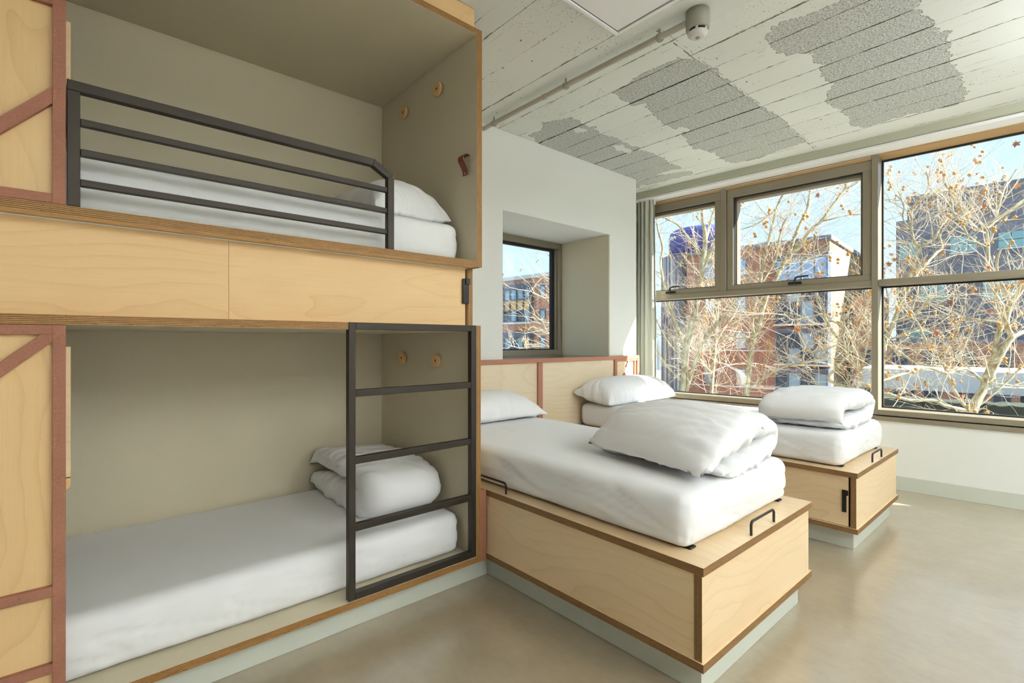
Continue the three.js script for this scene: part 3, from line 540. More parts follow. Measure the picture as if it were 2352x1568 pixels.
// a folded duvet: one puffy layer bent back on itself (centre line in x and y), drawn along z, thinning at both ends
function duvet(k, c, thick, z0, z1, warp, label, pos, turn) {
  const curve = new THREE.CatmullRomCurve3(c.map((q) => V(q[0], q[1], 0)), false, 'centripetal'), N = 110, MZ = 80, P = curve.getSpacedPoints(N), arr = [];
  const T = new THREE.CatmullRomCurve3(thick.map((q, i) => V(i / (thick.length - 1), q, 0))).getPoints(N).map((q) => q.y);
  const ring = (zt) => {
    const zz = z0 + (z1 - z0) * (zt * 0.5 + 0.5), tau = Math.pow(Math.max(0, 1 - Math.pow(Math.abs(zt), 7)), 0.5) * 0.8 + 0.2, pts = [];
    for (let side = 0; side < 2; side++) for (let i = 0; i <= N; i++) {
      const j = side ? N - i : i, a = P[Math.max(0, j - 1)], b = P[Math.min(N, j + 1)], dx = b.x - a.x, dy = b.y - a.y, l = Math.hypot(dx, dy), s = side ? -1 : 1;
      const e = j / N, tip = Math.pow(Math.max(0, 1 - Math.pow(Math.abs(e * 2 - 1), 14)), 0.5), th = T[j] * tau * tip * s;
      pts.push([P[j].x - dy / l * th, P[j].y + dx / l * th, zz, e, s]);
    }
    return pts;
  };
  const RN = (N + 1) * 2, pos3 = [], idx = [];
  for (let m = 0; m <= MZ; m++) {
    const zt = Math.sin((m / MZ * 2 - 1) * Math.PI / 2 * 0.98) / Math.sin(Math.PI / 2 * 0.98);
    for (const [x, y, z, e, s] of ring(zt)) {
      const K = k * 7.3, u = e * 3.2, endW = Math.pow(Math.abs(zt), 2.2), wr = 0.010 * fbm(x * 5 + K, z * 5, s + k, 3) + 0.007 * noise(x * 13 + K, z * 3.5 + s * 3, y * 8) - 0.02 * endW * crease(u * 5.5 + s * 4 + K, z * 2.2, k, 0.3) - 0.008 * endW * crease(u * 12 + s * 2 + K, z * 5, k + 4, 0.3) - 0.007 * crease(x * 4 + z * 3 + K, z * 2.5 - x * 5, s + k, 0.12) + 0.0025 * noise(x * 30 + z * 12 + K, z * 14, s);
      const w = warp(x, y, z, zt); pos3.push(w[0] + wr * 0.35 * s, Math.max(0.001, w[1] + wr * s), w[2] + 0.012 * noise(u * 3 + K, s, 3) * (Math.abs(zt) > 0.6 ? 1 : 0));
    }
  }
  for (let m = 0; m < MZ; m++) for (let i = 0; i < RN; i++) { const a = m * RN + i, b = m * RN + (i + 1) % RN; idx.push(a, b, a + RN, b, b + RN, a + RN); }
  for (const m of [0, MZ]) for (let i = 0; i < N; i++) { const a = m * RN + i, b = a + 1, d = m * RN + RN - 1 - i, e = d - 1; if (m) idx.push(a, b, d, b, e, d); else idx.push(a, d, b, b, d, e); }
  const g = new THREE.BufferGeometry(); g.setAttribute('position', new THREE.Float32BufferAttribute(pos3, 3)); g.setIndex(idx); g.computeVertexNormals();
  const o = add('duvet', g, M.sheet); o.position.set(...pos); o.rotation.y = turn; return tag(o, label, 'duvet');
}
const same = (x, y, z) => [x, y, z];
// near bed: wedge that opens towards the foot, fold on the right
duvet(1, [[0.0, 0.04], [0.12, 0.1], [0.32, 0.15], [0.52, 0.158], [0.67, 0.14], [0.74, 0.105], [0.715, 0.07], [0.6, 0.05], [0.35, 0.036], [0.12, 0.024]], [0.036, 0.058, 0.074, 0.072, 0.06, 0.048, 0.036, 0.036, 0.034, 0.024], -0.66, 0.0,
  (x, y, z, zt) => [x * (1 - 0.1 * (zt < 0 ? zt * zt : 0)) + (x < 0.4 ? (0.4 - x) / 0.4 : 0) * -z * 0.24, y * (1 + 0.12 * Math.sin((zt + 1) * 1.4)), z + 0.04 * Math.sin(x * 4)],
  'folded white duvet on the foot of the near platform bed', [1.748, 0.657, -0.91], 0.03);
// far bed: thicker and squarer
duvet(2, [[0.035, 0.055], [0.04, 0.13], [0.17, 0.165], [0.45, 0.165], [0.68, 0.15], [0.785, 0.115], [0.76, 0.078], [0.6, 0.055], [0.35, 0.042], [0.06, 0.032]], [0.05, 0.06, 0.066, 0.068, 0.06, 0.05, 0.04, 0.038, 0.034, 0.03], -0.46, 0.0,
  (x, y, z, zt) => [x + (x < 0.3 ? (0.3 - x) / 0.3 : 0) * z * 0.12, y, z + 0.03 * Math.sin(x * 4)],
  'folded white duvet on the foot of the far platform bed', [3.41, 0.657, -0.915], 0.0);
// lower bunk: folded towards the ladder, its layers showing on the left
duvet(3, [[0.04, 0.14], [0.08, 0.18], [0.25, 0.196], [0.5, 0.195], [0.66, 0.172], [0.725, 0.125], [0.68, 0.08], [0.5, 0.062], [0.25, 0.06], [0.05, 0.062]], [0.052, 0.062, 0.068, 0.07, 0.07, 0.068, 0.064, 0.062, 0.062, 0.056], -0.42, 0.0,
  (x, y, z, zt) => [x - 0.05 * Math.pow(zt, 4), y * (1 + 0.08 * zt), z], 'folded white duvet at the right end of the lower bunk, seen through the ladder', [1.005, 0.344, -2.90], -Math.PI / 2);
{ // the drawn-back curtain in the corner
  const pts = [], n = 240, s0 = -2.98, s1 = -2.655; const P = [];
  for (let i = 0; i <= n; i++) { const t = i / n, s = s0 + (s1 - s0) * t; P.push([s + 0.008 * Math.sin(t * 50), 4.945 + (0.034 - 0.010 * t) * Math.sin(t * 2 * Math.PI * 6.4 + 0.5) + 0.012 * noise(t * 5, 1)]); }
  const A = [], C = []; P.forEach((q, i) => { const a = P[Math.max(0, i - 1)], b = P[Math.min(n, i + 1)], dx = b[0] - a[0], dy = b[1] - a[1], l = Math.hypot(dx, dy); A.push(new THREE.Vector2(q[0] - dy / l * 0.0018, q[1] + dx / l * 0.0018)); C.push(new THREE.Vector2(q[0] + dy / l * 0.0018, q[1] - dx / l * 0.0018)); });
  let g = new THREE.ExtrudeGeometry(new THREE.Shape([...A, ...C.reverse()]), { depth: 2.71, steps: 24, bevelEnabled: false });
  { const p = g.attributes.position; for (let i = 0; i < p.count; i++) { const s = p.getX(i), nn = p.getY(i), y = p.getZ(i) + 0.045, f = 0.006 * noise(s * 18, y * 1.7, 4) * (1 - smooth(2.2, 2.7, y)); p.setXYZ(i, s + f + 0.02 * (s > -2.72 ? smooth(2.6, 0.8, y) : 0), y, -(nn + f)); } }
  g.deleteAttribute('uv'); g.deleteAttribute('normal'); g = mergeVertices(g, 1e-6); g.computeVertexNormals();
  const t = glazedFrame(thing('curtain', 'grey green curtain gathered in the corner beside the window', 'curtain')); add('cloth', g, M.curtain, t);
  add('end_strip', B(-2.662, -2.650, 2.70, 2.757, 4.93, 4.95), M.panelWhite, t);
}

// ---------------------------------------------------------------- on the ceiling
{
  const t = thing('conduit_pipe', 'white conduit pipe clipped along the concrete ceiling to the smoke detector', 'pipe', [2.285, 2.8, -2.9]);
  const tube = taper([V(0, 0, -0.06), V(0, 0, 0.7), V(0.004, 0.001, 1.1), V(0.012, 0, 1.62)], [0.016, 0.016, 0.016, 0.016], 20); add('tube', tube, M.pipe, t);
  for (const [x, z] of [[0, 0.10], [0.002, 0.808], [0.010, 1.465]]) {
    const cl = group('clip', t); cl.position.set(x, 0, z);
    const ring = new THREE.TorusGeometry(0.0205, 0.004, 8, 24, Math.PI * 1.35); ring.rotateZ(-Math.PI * 1.12); ring.scale(1, 1, 3); add('ring', ring, M.greyPlastic, cl);
    const stud = new THREE.CylinderGeometry(0.006, 0.008, 0.032, 12); stud.translate(0, 0.03, 0); add('stud', stud, M.greyPlastic, cl);
  }
  const col = new THREE.CylinderGeometry(0.019, 0.019, 0.03, 18); col.rotateX(Math.PI / 2); col.translate(0, 0, 0.62); add('coupling', col, M.pipe, t);
}
{
  const t = thing('smoke_detector', 'round smoke detector on a deep white base under the ceiling', 'smoke detector', [2.318, 2.844, -1.235]), lath = (pts) => new THREE.LatheGeometry(pts.map((q) => new THREE.Vector2(...q)), 48);
  add('base', lath([[0.001, 0], [0.057, 0], [0.0575, -0.06], [0.056, -0.064], [0.0555, -0.088], [0.052, -0.094], [0.001, -0.094]]), M.greyPlastic, t);
  add('neck', lath([[0.001, -0.093], [0.043, -0.093], [0.040, -0.11], [0.001, -0.11]]), M.black, t);
  add('head', lath([[0.001, -0.104], [0.046, -0.104], [0.049, -0.107], [0.045, -0.115], [0.034, -0.123], [0.028, -0.128], [0.001, -0.129]]), M.whitePlastic, t);
  for (let k = 0; k < 6; k++) { const r = new THREE.BoxGeometry(0.005, 0.024, 0.012); r.translate(0.046, -0.099, 0); r.rotateY(k * Math.PI / 3 + 0.4); add('rib', r, M.whitePlastic, t); }
  for (const [a, b] of [[0.0085, 0.0105], [0.0035, 0.005]]) { const r = new THREE.TorusGeometry((a + b) / 2, (b - a) / 2, 6, 32); r.rotateX(Math.PI / 2); r.translate(0, -0.129, 0); add('grille_ring', r, M.black, t); }
}
{
  const t = thing('ceiling_panel', 'flat white panel with white frame hung under the concrete ceiling', 'ceiling panel', [1.525, 2.8, -0.98]), w = 0.593, d = 0.6, y = 0;
  add('board', boxGeo(-w + 0.026, w - 0.026, 0.006, 0.03, -d + 0.026, d - 0.026), M.panelWhite, t);
  for (const c of [[-w, w, -d, -d + 0.02], [-w, w, d - 0.02, d], [-w, -w + 0.02, -d + 0.02, d - 0.02], [w - 0.02, w, -d + 0.02, d - 0.02]]) add('frame_bar', roundBar(c[0], c[1], 0, 0.034, c[2], c[3], 0.003), M.panelWhite, t);
  for (const c of [[-w + 0.02, w - 0.02, -d + 0.02, -d + 0.026], [w - 0.026, w - 0.02, -d + 0.026, d - 0.026]]) add('shadow_gap', boxGeo(c[0], c[1], 0.008, 0.03, c[2], c[3]), M.rubber, t);
  for (const [a, b] of [[-0.5, -0.5], [0.5, -0.5], [-0.5, 0.5], [0.5, 0.5]]) { const r = new THREE.CylinderGeometry(0.006, 0.006, 0.014, 10); r.translate(a, 0.037, b); add('hanger', r, M.whitePlastic, t); }
}
// ---------------------------------------------------------------- unseen fill lamps, added behind the camera to brighten the room
function fillPendant(x, z, w, d, up, down, label) {
  const t = thing('added_fill_lamp', label, 'lamp', [x, 2.42, z]), warm = new THREE.Color(0.95, 0.98, 1.02);
  for (const c of [[-w / 2, w / 2, -d / 2, -d / 2 + 0.015], [-w / 2, w / 2, d / 2 - 0.015, d / 2], [-w / 2, -w / 2 + 0.015, -d / 2 + 0.015, d / 2 - 0.015], [w / 2 - 0.015, w / 2, -d / 2 + 0.015, d / 2 - 0.015]]) add('frame_bar', roundBar(c[0], c[1], 0, 0.06, c[2], c[3], 0.002), M.panelWhite, t);
  const glow = std({ color: '#f2f0ea', roughness: 0.6, emissive: warm, emissiveIntensity: 0.8 });
  add('upper_diffuser', boxGeo(-w / 2 + 0.015, w / 2 - 0.015, 0.045, 0.052, -d / 2 + 0.015, d / 2 - 0.015), glow, t); add('lower_diffuser', boxGeo(-w / 2 + 0.015, w / 2 - 0.015, 0.006, 0.012, -d / 2 + 0.015, d / 2 - 0.015), glow, t);
  for (const s of [-1, 1]) { const c = new THREE.CylinderGeometry(0.0015, 0.0015, 0.365, 6); c.translate(0, 0.2425, s * (d / 2 - 0.1)); add('cable', c, M.steel, t); }
  for (const [k, y, L] of [[1, 0.064, up], [-1, -0.004, down]]) {
    const l = new THREE.RectAreaLight(warm, L, w - 0.03, d - 0.03); l.position.set(x, 2.42 + y, z); l.lookAt(x, 2.42 + y + k, z); scene.add(l);
  }
}
fillPendant(3.7, 1.35, 0.5, 1.3, 60, 3, 'added white fill lamp over the floor, nearest the window wall');
fillPendant(2.2, 2.35, 0.5, 1.3, 46, 12, 'added white fill lamp in the middle of the room behind the camera');
fillPendant(0.4, 2.35, 0.5, 1.3, 42, 16, 'added white fill lamp behind the camera, farthest from the window wall');
// ---------------------------------------------------------------- the street outside
{
  const st = struct(group('street', scene)); add('asphalt', boxGeo(-60, 140, -8.3, -8, -120, 90), M.street, st);
}
const house = (name, label) => glazedFrame(thing(name, label, 'building'));
function farWindow(t, s0, s1, y0, y1, n, m, cols = 1, rows = 1, depth = 0.12) {   // frame proud of the wall, each pane a piece of its own
  const w = group('window', t), f = 0.07, W = (s1 - s0) / cols, H = (y1 - y0) / rows;
  for (const c of [[s0, s1, y0, y0 + f], [s0, s1, y1 - f, y1]]) add('frame_bar', B(...c, n - depth, n + 0.05), M.blueFrame, w);
  for (let k = 0; k <= cols; k++) { const s = k === 0 ? s0 + f / 2 : k === cols ? s1 - f / 2 : s0 + k * W; add('frame_bar', B(s - f / 2, s + f / 2, y0 + f, y1 - f, n - depth, n + 0.05), M.blueFrame, w); }
  for (let r = 1; r < rows; r++) add('frame_bar', B(s0 + f, s1 - f, y0 + r * H - f / 2, y0 + r * H + f / 2, n - depth + 0.01, n + 0.04), M.blueFrame, w);
  for (let k = 0; k < cols; k++) for (let r = 0; r < rows; r++) add('pane', B(s0 + k * W + 0.03, s0 + (k + 1) * W - 0.03, y0 + r * H + 0.03, y0 + (r + 1) * H - 0.03, n - 0.03, n + 0.03), Array.isArray(m) ? m[(r * cols + k) % m.length] : m, w);
}
function bay(t, s0, s1, y0, y1, n, out, rows, cols, mats) {   // a projecting glazed bay
  const b = group('bay', t);
  add('body', B(s0 + 0.03, s1 - 0.03, y0, y1, n - out + 0.1, n + 0.1), M.blueFrame, b); add('hood', B(s0 - 0.05, s1 + 0.05, y1, y1 + 0.28, n - out - 0.1, n + 0.1), M.blueFrame, b); add('ledge', B(s0 - 0.08, s1 + 0.08, y0 - 0.12, y0, n - out - 0.12, n + 0.1), M.pale, b);
  farWindow(t, s0, s1, y0, y1, n - out + 0.07, mats, cols, rows);
}
{
  const t = house('brick_building', 'brick building with blue glazed bays behind the trees in the wide window');
  add('wall', B(-18.55, -8.36, -8, 8.3, 40, 54), M.brick, t); add('side_wall', B(-8.36, -8.2, -8, 8.3, 40.02, 54), M.render, t); add('roof', B(-18.6, -8.05, 8.3, 8.62, 39.8, 54.2), M.greyWall, t);
  for (const y of [5.0, 3.3, 0.5, -2.35]) add('band', B(-18.55, -11.6, y - 0.05, y + 0.05, 39.95, 40.02), M.pale, t);
  const up = [M.darkPane, M.darkPane, M.palePane, M.darkPane, M.darkPane, M.palePane, M.darkPane, M.darkPane, M.skyPane, M.skyPane, M.skyPane, M.skyPane];
  bay(t, -11.4, -8.1, 2.45, 7.1, 40, 0.95, 3, 4, up); bay(t, -11.4, -8.1, -0.4, 1.85, 40, 0.95, 2, 4, [M.darkPane, M.palePane, M.darkPane, M.palePane, M.darkPane, M.darkPane, M.palePane, M.darkPane]); bay(t, -11.4, -8.1, -3.3, -0.98, 40, 0.95, 2, 4, [M.darkPane, M.palePane]);
  for (const s of [-14.56, -17.0]) for (const y of [6.3, 3.5, 0.6, -2.25]) farWindow(t, s, s + 0.85, y, y + 1.32, 39.97, y > 3 ? M.skyPane : M.palePane, 1, 1, 0.06);
  add('chimney', B(-14.2, -13.5, 8.62, 9.5, 44, 44.8), M.pale, t); add('chimney', B(-12.6, -12.0, 8.62, 9.3, 43, 43.6), M.pale, t);
}
{
  const t = house('brick_building', 'orange brick building with a blue bay, seen through the small niche window');
  add('wall', B(-28, -19.4, -8, 5.35, 24, 34), M.brickLit, t); add('roof', B(-28.1, -19.3, 5.35, 5.6, 23.9, 34.1), M.pale, t);
  for (const y of [4.86, 3.22, 2.42, 1.7]) add('band', B(-21.3, -19.4, y - 0.04, y + 0.04, 23.96, 24.02), M.pale, t);
  bay(t, -23.96, -21.5, 2.48, 4.72, 24, 0.35, 3, 4, [M.darkPane, M.palePane, M.darkPane, M.palePane, M.wood, M.wood, M.wood, M.wood, M.palePane, M.palePane, M.palePane, M.palePane]); bay(t, -23.96, -21.5, -0.6, 1.5, 24, 0.35, 2, 4, [M.palePane, M.darkPane, M.palePane, M.wood]);
  for (const s of [-20.95, -24.9]) for (const y of [4.03, 2.47, 0.7]) farWindow(t, s, s + 0.5, y, y + 0.8, 23.97, M.palePane, 1, 1, 0.05);
  add('roof_house', B(-27, -22.6, 5.6, 6.5, 29, 32), M.pale, t); add('chimney', B(-22.3, -21.9, 5.6, 7.9, 27, 27.4), M.greyWall, t);
}
{
  const t = house('ribbed_tower', 'grey ribbed round tower with a dark blue drum on top'), cx = -20.15, cn = 41.5, r = 1.25;
  const c = new THREE.CylinderGeometry(r, r, 16.6, 48); c.translate(cx, 0.3, -cn); add('shaft', c, M.ribbed, t);
  const ribs = []; for (let k = 0; k < 30; k++) { const a = k / 30 * Math.PI * 2, q = new THREE.BoxGeometry(0.17, 16.6, 0.16); q.rotateY(-a); q.translate(cx + Math.cos(a) * r, 0.3, -cn + Math.sin(a) * r); ribs.push(q); }
  ribs.forEach((q) => add('rib', q, M.ribbed, t));
  const d = new THREE.LatheGeometry([[0.01, 2.15], [2.2, 2.15], [2.5, 2.08], [2.72, 1.9], [2.8, 1.6], [2.8, 0], [0.01, 0]].map((q) => new THREE.Vector2(...q)), 56); d.translate(-18.0, 8.66, -42.0); add('drum', d, std({ color: '#34408f', roughness: 0.4 }), t);
  const emb = (pts) => taper(pts.map(([a, y]) => V(-18.0 + Math.sin(a) * 2.83, y, -42.0 + Math.cos(a) * 2.83)), pts.map(() => 0.085), 8);
  add('emblem', emb([[-0.98, 9.95], [-0.9, 10.1], [-0.84, 9.9], [-0.9, 9.7], [-0.98, 9.55], [-0.9, 9.35], [-0.82, 9.5]]), M.pale, t); add('emblem', emb([[-0.74, 9.95], [-0.66, 10.15], [-0.58, 9.95], [-0.5, 10.1], [-0.44, 9.85]]), M.pale, t);
  add('link_wall', B(-18.88, -18.56, -8, 8.1, 40.6, 44), M.hole, t); add('slab', B(-20.6, -18.56, 8.45, 8.65, 40.3, 44), M.ribbed, t);
}
{
  const t = house('concrete_building', 'grey concrete building with teal window bands behind the right window');
  add('wall', B(-5.65, 9, -8, 10.85, 50, 64), M.greyWall, t); add('upper_wall', B(-4.97, 9, 10.86, 12.65, 50.3, 64), M.greyWall, t); add('parapet', B(-5.05, 9.05, 12.65, 12.75, 50.2, 64), M.blueFrame, t);
  for (const [a, b, c, d, n] of [[-5.45, -4.3, 7.8, 9.06, 2], [-2.4, -0.9, 7.9, 9.06, 3], [0.2, 2.2, 7.9, 9.06, 3], [-4.15, -2.6, 4.35, 5.6, 3], [-0.6, 1.2, 4.35, 5.6, 3], [-5.2, -3.6, 1.0, 2.2, 3]]) {
    const w = group('window', t); for (let k = 0; k < n; k++) for (let r = 0; r < 2; r++) add('pane', B(a + (b - a) * k / n + 0.02, a + (b - a) * (k + 1) / n - 0.02, c + (d - c) * r / 2 + 0.03, c + (d - c) * (r + 1) / 2 - 0.03, 49.94, 50.02), M.tealPane, w);
    add('sill', B(a - 0.05, b + 0.05, c - 0.08, c, 49.9, 50.02), M.pale, w);
  }
}
{
  const t = house('brick_annex', 'low red brick block with small windows in front of the grey concrete building');
  add('wall', B(-7.6, 9, -8, 1.1, 44, 49), M.brick, t); add('tall_wall', B(-7.6, -6.0, 1.1, 4.6, 44.5, 49), M.brick, t); add('roof', B(-6.0, 9.1, 1.1, 1.3, 43.9, 49), M.greyWall, t);
  for (const s of [-6.9, -5.2, -3.5, -1.8, -0.1, 1.6]) for (const y of [-0.6, -2.8]) farWindow(t, s, s + 0.9, y, y + 1.2, 43.97, M.darkPane, 2, 1, 0.06);
}
{
  const t = house('white_canopy', 'long white flat canopy low behind the branches of the right window');
  add('fascia', B(-4.6, 2.6, -0.95, -0.05, 28, 28.2), M.pale, t); add('deck', B(-4.6, 2.6, -0.2, -0.05, 28.2, 33), M.pale, t);
  for (const s of [-4.3, -2.6, -0.9, 0.8, 2.3]) add('post', B(s - 0.06, s + 0.06, -8, -0.95, 28.05, 28.17), M.steel, t);
}
{
  const g = new THREE.BoxGeometry(9, 1.6, 1.4, 60, 12, 10), t = glazedFrame(thing('hedge', 'dark clipped hedge under the white canopy', 'hedge'));
  const h = displace(g, (x, y, z) => 0.14 * fbm(x * 2.5, y * 3, z * 3, 4) + 0.1 * noise(x * 9, y * 9, z * 9)); h.translate(-1.2, -2.0, -26.6); add('foliage', h, M.hedge, t); add('planter', B(-5.6, 3.2, -8, -2.7, 26.1, 27.1), M.slab, t);
}

// ---------------------------------------------------------------- plane trees: limbs read off the photograph, each at its own distance, then twigs, seed balls and last leaves
const ballGeo = (() => { let g = new THREE.IcosahedronGeometry(1, 2); return displace(g, (x, y, z) => 0.09 * noise(x * 7, y * 7, z * 7)); })();
const leafGeo = [0, 1, 2].map((k) => {
  const s = new THREE.Shape(), P = [[0, -0.5], [0.16, -0.2], [0.5, -0.28], [0.36, 0.0], [0.62, 0.22], [0.28, 0.24], [0.1, 0.62], [-0.08, 0.3], [-0.5, 0.34], [-0.32, 0.04], [-0.55, -0.2], [-0.14, -0.18]]; s.moveTo(...P[0]); P.slice(1).forEach((q) => s.lineTo(...q));
  const g = new THREE.ExtrudeGeometry(s, { depth: 0.02, bevelEnabled: false, curveSegments: 2 }), p = g.attributes.position;
  for (let i = 0; i < p.count; i++) { const x = p.getX(i), y = p.getY(i); p.setZ(i, p.getZ(i) + 0.35 * x * x * (k - 0.6) + 0.4 * Math.abs(x) * (1 - k * 0.4) - 0.3 * y * y); }
  g.computeVertexNormals(); return g;
});
const leafMats = ['#b8693c', '#c99660', '#a4603c'].map((c) => phys({ color: c, roughness: 0.8, transmission: 0.3, thickness: 0 }));
function planeTree(label, depth, limbs, opt) {
  const made = [], all = [];
  limbs.forEach((L, li) => {
    let d0 = depth + (opt.spread ?? 0.5) * (rnd() - 0.5), best = 14;
    for (const m of made) for (let i = 0; i < m.px.length; i++) { const e = Math.hypot(m.px[i][0] - L[0][0], m.px[i][1] - L[0][1]); if (e < best) { best = e; d0 = m.d[i]; } }
    if (li === 0) d0 = depth;
    const lean = (li === 0 ? 0.02 : rr(-0.22, 0.18)) * (opt.spread ?? 0.6); let run = 0; const ds = L.map((q, i) => { if (i) run += Math.hypot(q[0] - L[i - 1][0], q[1] - L[i - 1][1]); return d0 + lean * run * depth / 1131 * 2.2; });
    const pts = L.map((q, i) => at(q[0], q[1], ds[i])), rad = L.map((q, i) => q[2] * ds[i] / F_PX);
    made.push({ px: L, d: ds, pts, rad });
  });
  const base = made[0].pts[0].clone(); base.y = -8; base.x += 0.2; base.z += 0.1;
  const t = thing('plane_tree', label, 'tree', [base.x, base.y, base.z]);
  const inv = (v) => v.clone().sub(base);
  made.forEach((m, k) => {
    let pts = m.pts.map(inv), rad = m.rad.slice();
    if (k === 0) { pts = [V(0, 0, 0), V(0.05, 3, 0.02), ...pts]; rad = [rad[0] * 2.0, rad[0] * 1.5, ...rad]; }
    const curve = new THREE.CatmullRomCurve3(pts, false, 'centripetal'), n = Math.max(6, pts.length * 5), cp = [], cr = [];
    for (let i = 0; i <= n; i++) { const u = i / n * (pts.length - 1), a = Math.min(Math.floor(u), pts.length - 2); cp.push(curve.getPoint(i / n)); cr.push((rad[a] + (rad[a + 1] - rad[a]) * (u - a)) * (1 + 0.06 * noise(i * 0.9, k * 3.3))); }
    add(k === 0 ? 'trunk' : 'branch', taper(cp, cr, k < 3 ? 12 : 9), M.bark, t);
    const from = k === 0 ? Math.floor(n * 2 / (pts.length - 1)) : 0; for (let i = from; i < n; i++) { const times = Math.max(1, Math.round(cp[i].distanceTo(cp[i + 1]) / 0.03)); for (let j = 0; j < times; j++) all.push([cp[i], cp[i + 1], cr[i]]); }
  });
  // twigs
  const acc = { p: [], n: [], u: [], i: [] }, tips = [];
  const grow = (p, dir, len, r, level) => {
    const n = 5, pts = [p.clone()], rad = [r], d = dir.clone(); let q = p.clone();
    for (let i = 1; i <= n; i++) { d.add(V(rr(-0.32, 0.32), rr(-0.22, 0.34), rr(-0.32, 0.32))).normalize(); q = q.clone().addScaledVector(d, len / n); pts.push(q); rad.push(r * (1 - 0.75 * i / n)); }
    taper(pts, rad, level ? 3 : 4, acc); tips.push([pts[n], d.clone(), level]); if (rnd() < 0.4) tips.push([pts[3], d.clone(), level]);
    if (level < 2) { const kids = level === 0 ? 3 + Math.floor(rnd() * 3) : 1 + Math.floor(rnd() * 2); for (let j = 0; j < kids; j++) { const i = 1 + Math.floor(rnd() * (n - 0.01)); grow(pts[i], d.clone().add(V(rr(-1, 1), rr(-0.6, 0.9), rr(-1, 1))).normalize(), len * rr(0.3, 0.6), rad[i] * 0.75, level + 1); } }
  };
  let count = opt.twigs;
  while (count-- > 0) {
    const [a, b, r] = all[Math.floor(rnd() * all.length)]; if (opt.maxR && r > opt.maxR) continue;
    const dir = b.clone().sub(a).normalize().multiplyScalar(rr(0.1, 0.8)).add(V(rr(-1, 1), rr(-0.5, 0.8), rr(-1, 1))).normalize();
    grow(a, dir, rr(0.35, 1.25) * (opt.reach ?? 1), rr(0.003, 0.0065) * (opt.thick ?? 1), 0);
  }
  const tw = add('twigs', fromArrays(acc), M.twig, t); tw.userData.kind = 'stuff';
  const stalks = { p: [], n: [], u: [], i: [] };
  for (let k = 0; k < opt.balls; k++) {
    const [p] = tips[Math.floor(rnd() * tips.length)], drop = rr(0.05, 0.14), r = rr(0.014, 0.024), e = p.clone().add(V(rr(-0.02, 0.02), -drop, rr(-0.02, 0.02)));
    taper([p, e], [0.0016, 0.0012], 3, stalks);
    const b = add('seed_ball', ballGeo, M.ball, t); b.position.copy(e); b.scale.setScalar(r); b.rotation.set(rr(0, 6), rr(0, 6), 0);
    if (rnd() < 0.5) { const b2 = add('seed_ball', ballGeo, M.ball, t); b2.position.copy(e).add(V(rr(-0.03, 0.03), -r * 1.9, rr(-0.03, 0.03))); b2.scale.setScalar(r * rr(0.8, 1.05)); }
  }
  if (opt.balls) { const s = add('stalks', fromArrays(stalks), M.twig, t); s.userData.kind = 'stuff'; }
  for (let k = 0; k < opt.leaves; k++) {
    const [p] = tips[Math.floor(rnd() * tips.length)], l = add('leaf', leafGeo[k % 3], leafMats[Math.floor(rnd() * 3)], t);
    l.position.copy(p); l.scale.setScalar(rr(0.045, 0.085)); l.rotation.set(rr(-0.9, 0.9), rr(0, 6.28), rr(1.6, 4.6));
  }
  return t;
}
planeTree('pale plane tree whose thick trunk forks at the left edge of the wide window', 7.6, [
  [[1563,985,8.5],[1571,880,7.8],[1576,800,8],[1590,740,7],[1603,690,6.2],[1612,620,6],[1618,575,5.5],[1620,545,5],[1614,500,4],[1612,440,3.5],[1611,380,3],[1615,330,2]],
  [[1621,552,4],[1632,510,3],[1645,470,2.5],[1660,430,2],[1668,390,1.5]], [[1606,665,4.5],[1620,610,4],[1637,570,4],[1650,545,3],[1665,500,2.5],[1690,450,2]],
  [[1573,795,5],[1560,765,4],[1549,735,3.5],[1535,690,3],[1522,640,3],[1517,600,3],[1522,570,3],[1512,530,2.5],[1507,490,2],[1500,440,1.6]],
  [[1612,585,2.5],[1580,545,2.5],[1555,515,2.2],[1535,505,2],[1507,492,2],[1490,480,1.5]], [[1577,900,4],[1590,850,4.5],[1610,800,4],[1625,770,4.5],[1650,740,4.5],[1670,715,4],[1690,690,3.5],[1722,668,3],[1760,640,2]],
  [[1570,880,2.2],[1540,850,2],[1515,815,1.8],[1495,770,1.4]], [[1572,820,2],[1545,800,1.8],[1520,760,1.6],[1500,720,1.2]],
], { twigs: 190, balls: 46, leaves: 10, maxR: 0.05 });
planeTree('slender plane tree with a single thin stem between the two thicker trunks', 8.6, [
  [[1633,960,4],[1637,860,4],[1643,790,3.5],[1646,740,3],[1650,690,2.6],[1655,640,2.2],[1650,590,1.8],[1660,540,1.3]], [[1643,790,2.4],[1660,760,2.2],[1685,725,2],[1700,690,1.6]], [[1637,860,2],[1610,830,1.8],[1595,790,1.4],[1590,750,1]], [[1640,830,2],[1672,838,1.8],[1705,835,1.4],[1735,842,1]], [[1646,740,2],[1630,700,1.7],[1628,650,1.3]],
], { twigs: 150, balls: 24, leaves: 6 });
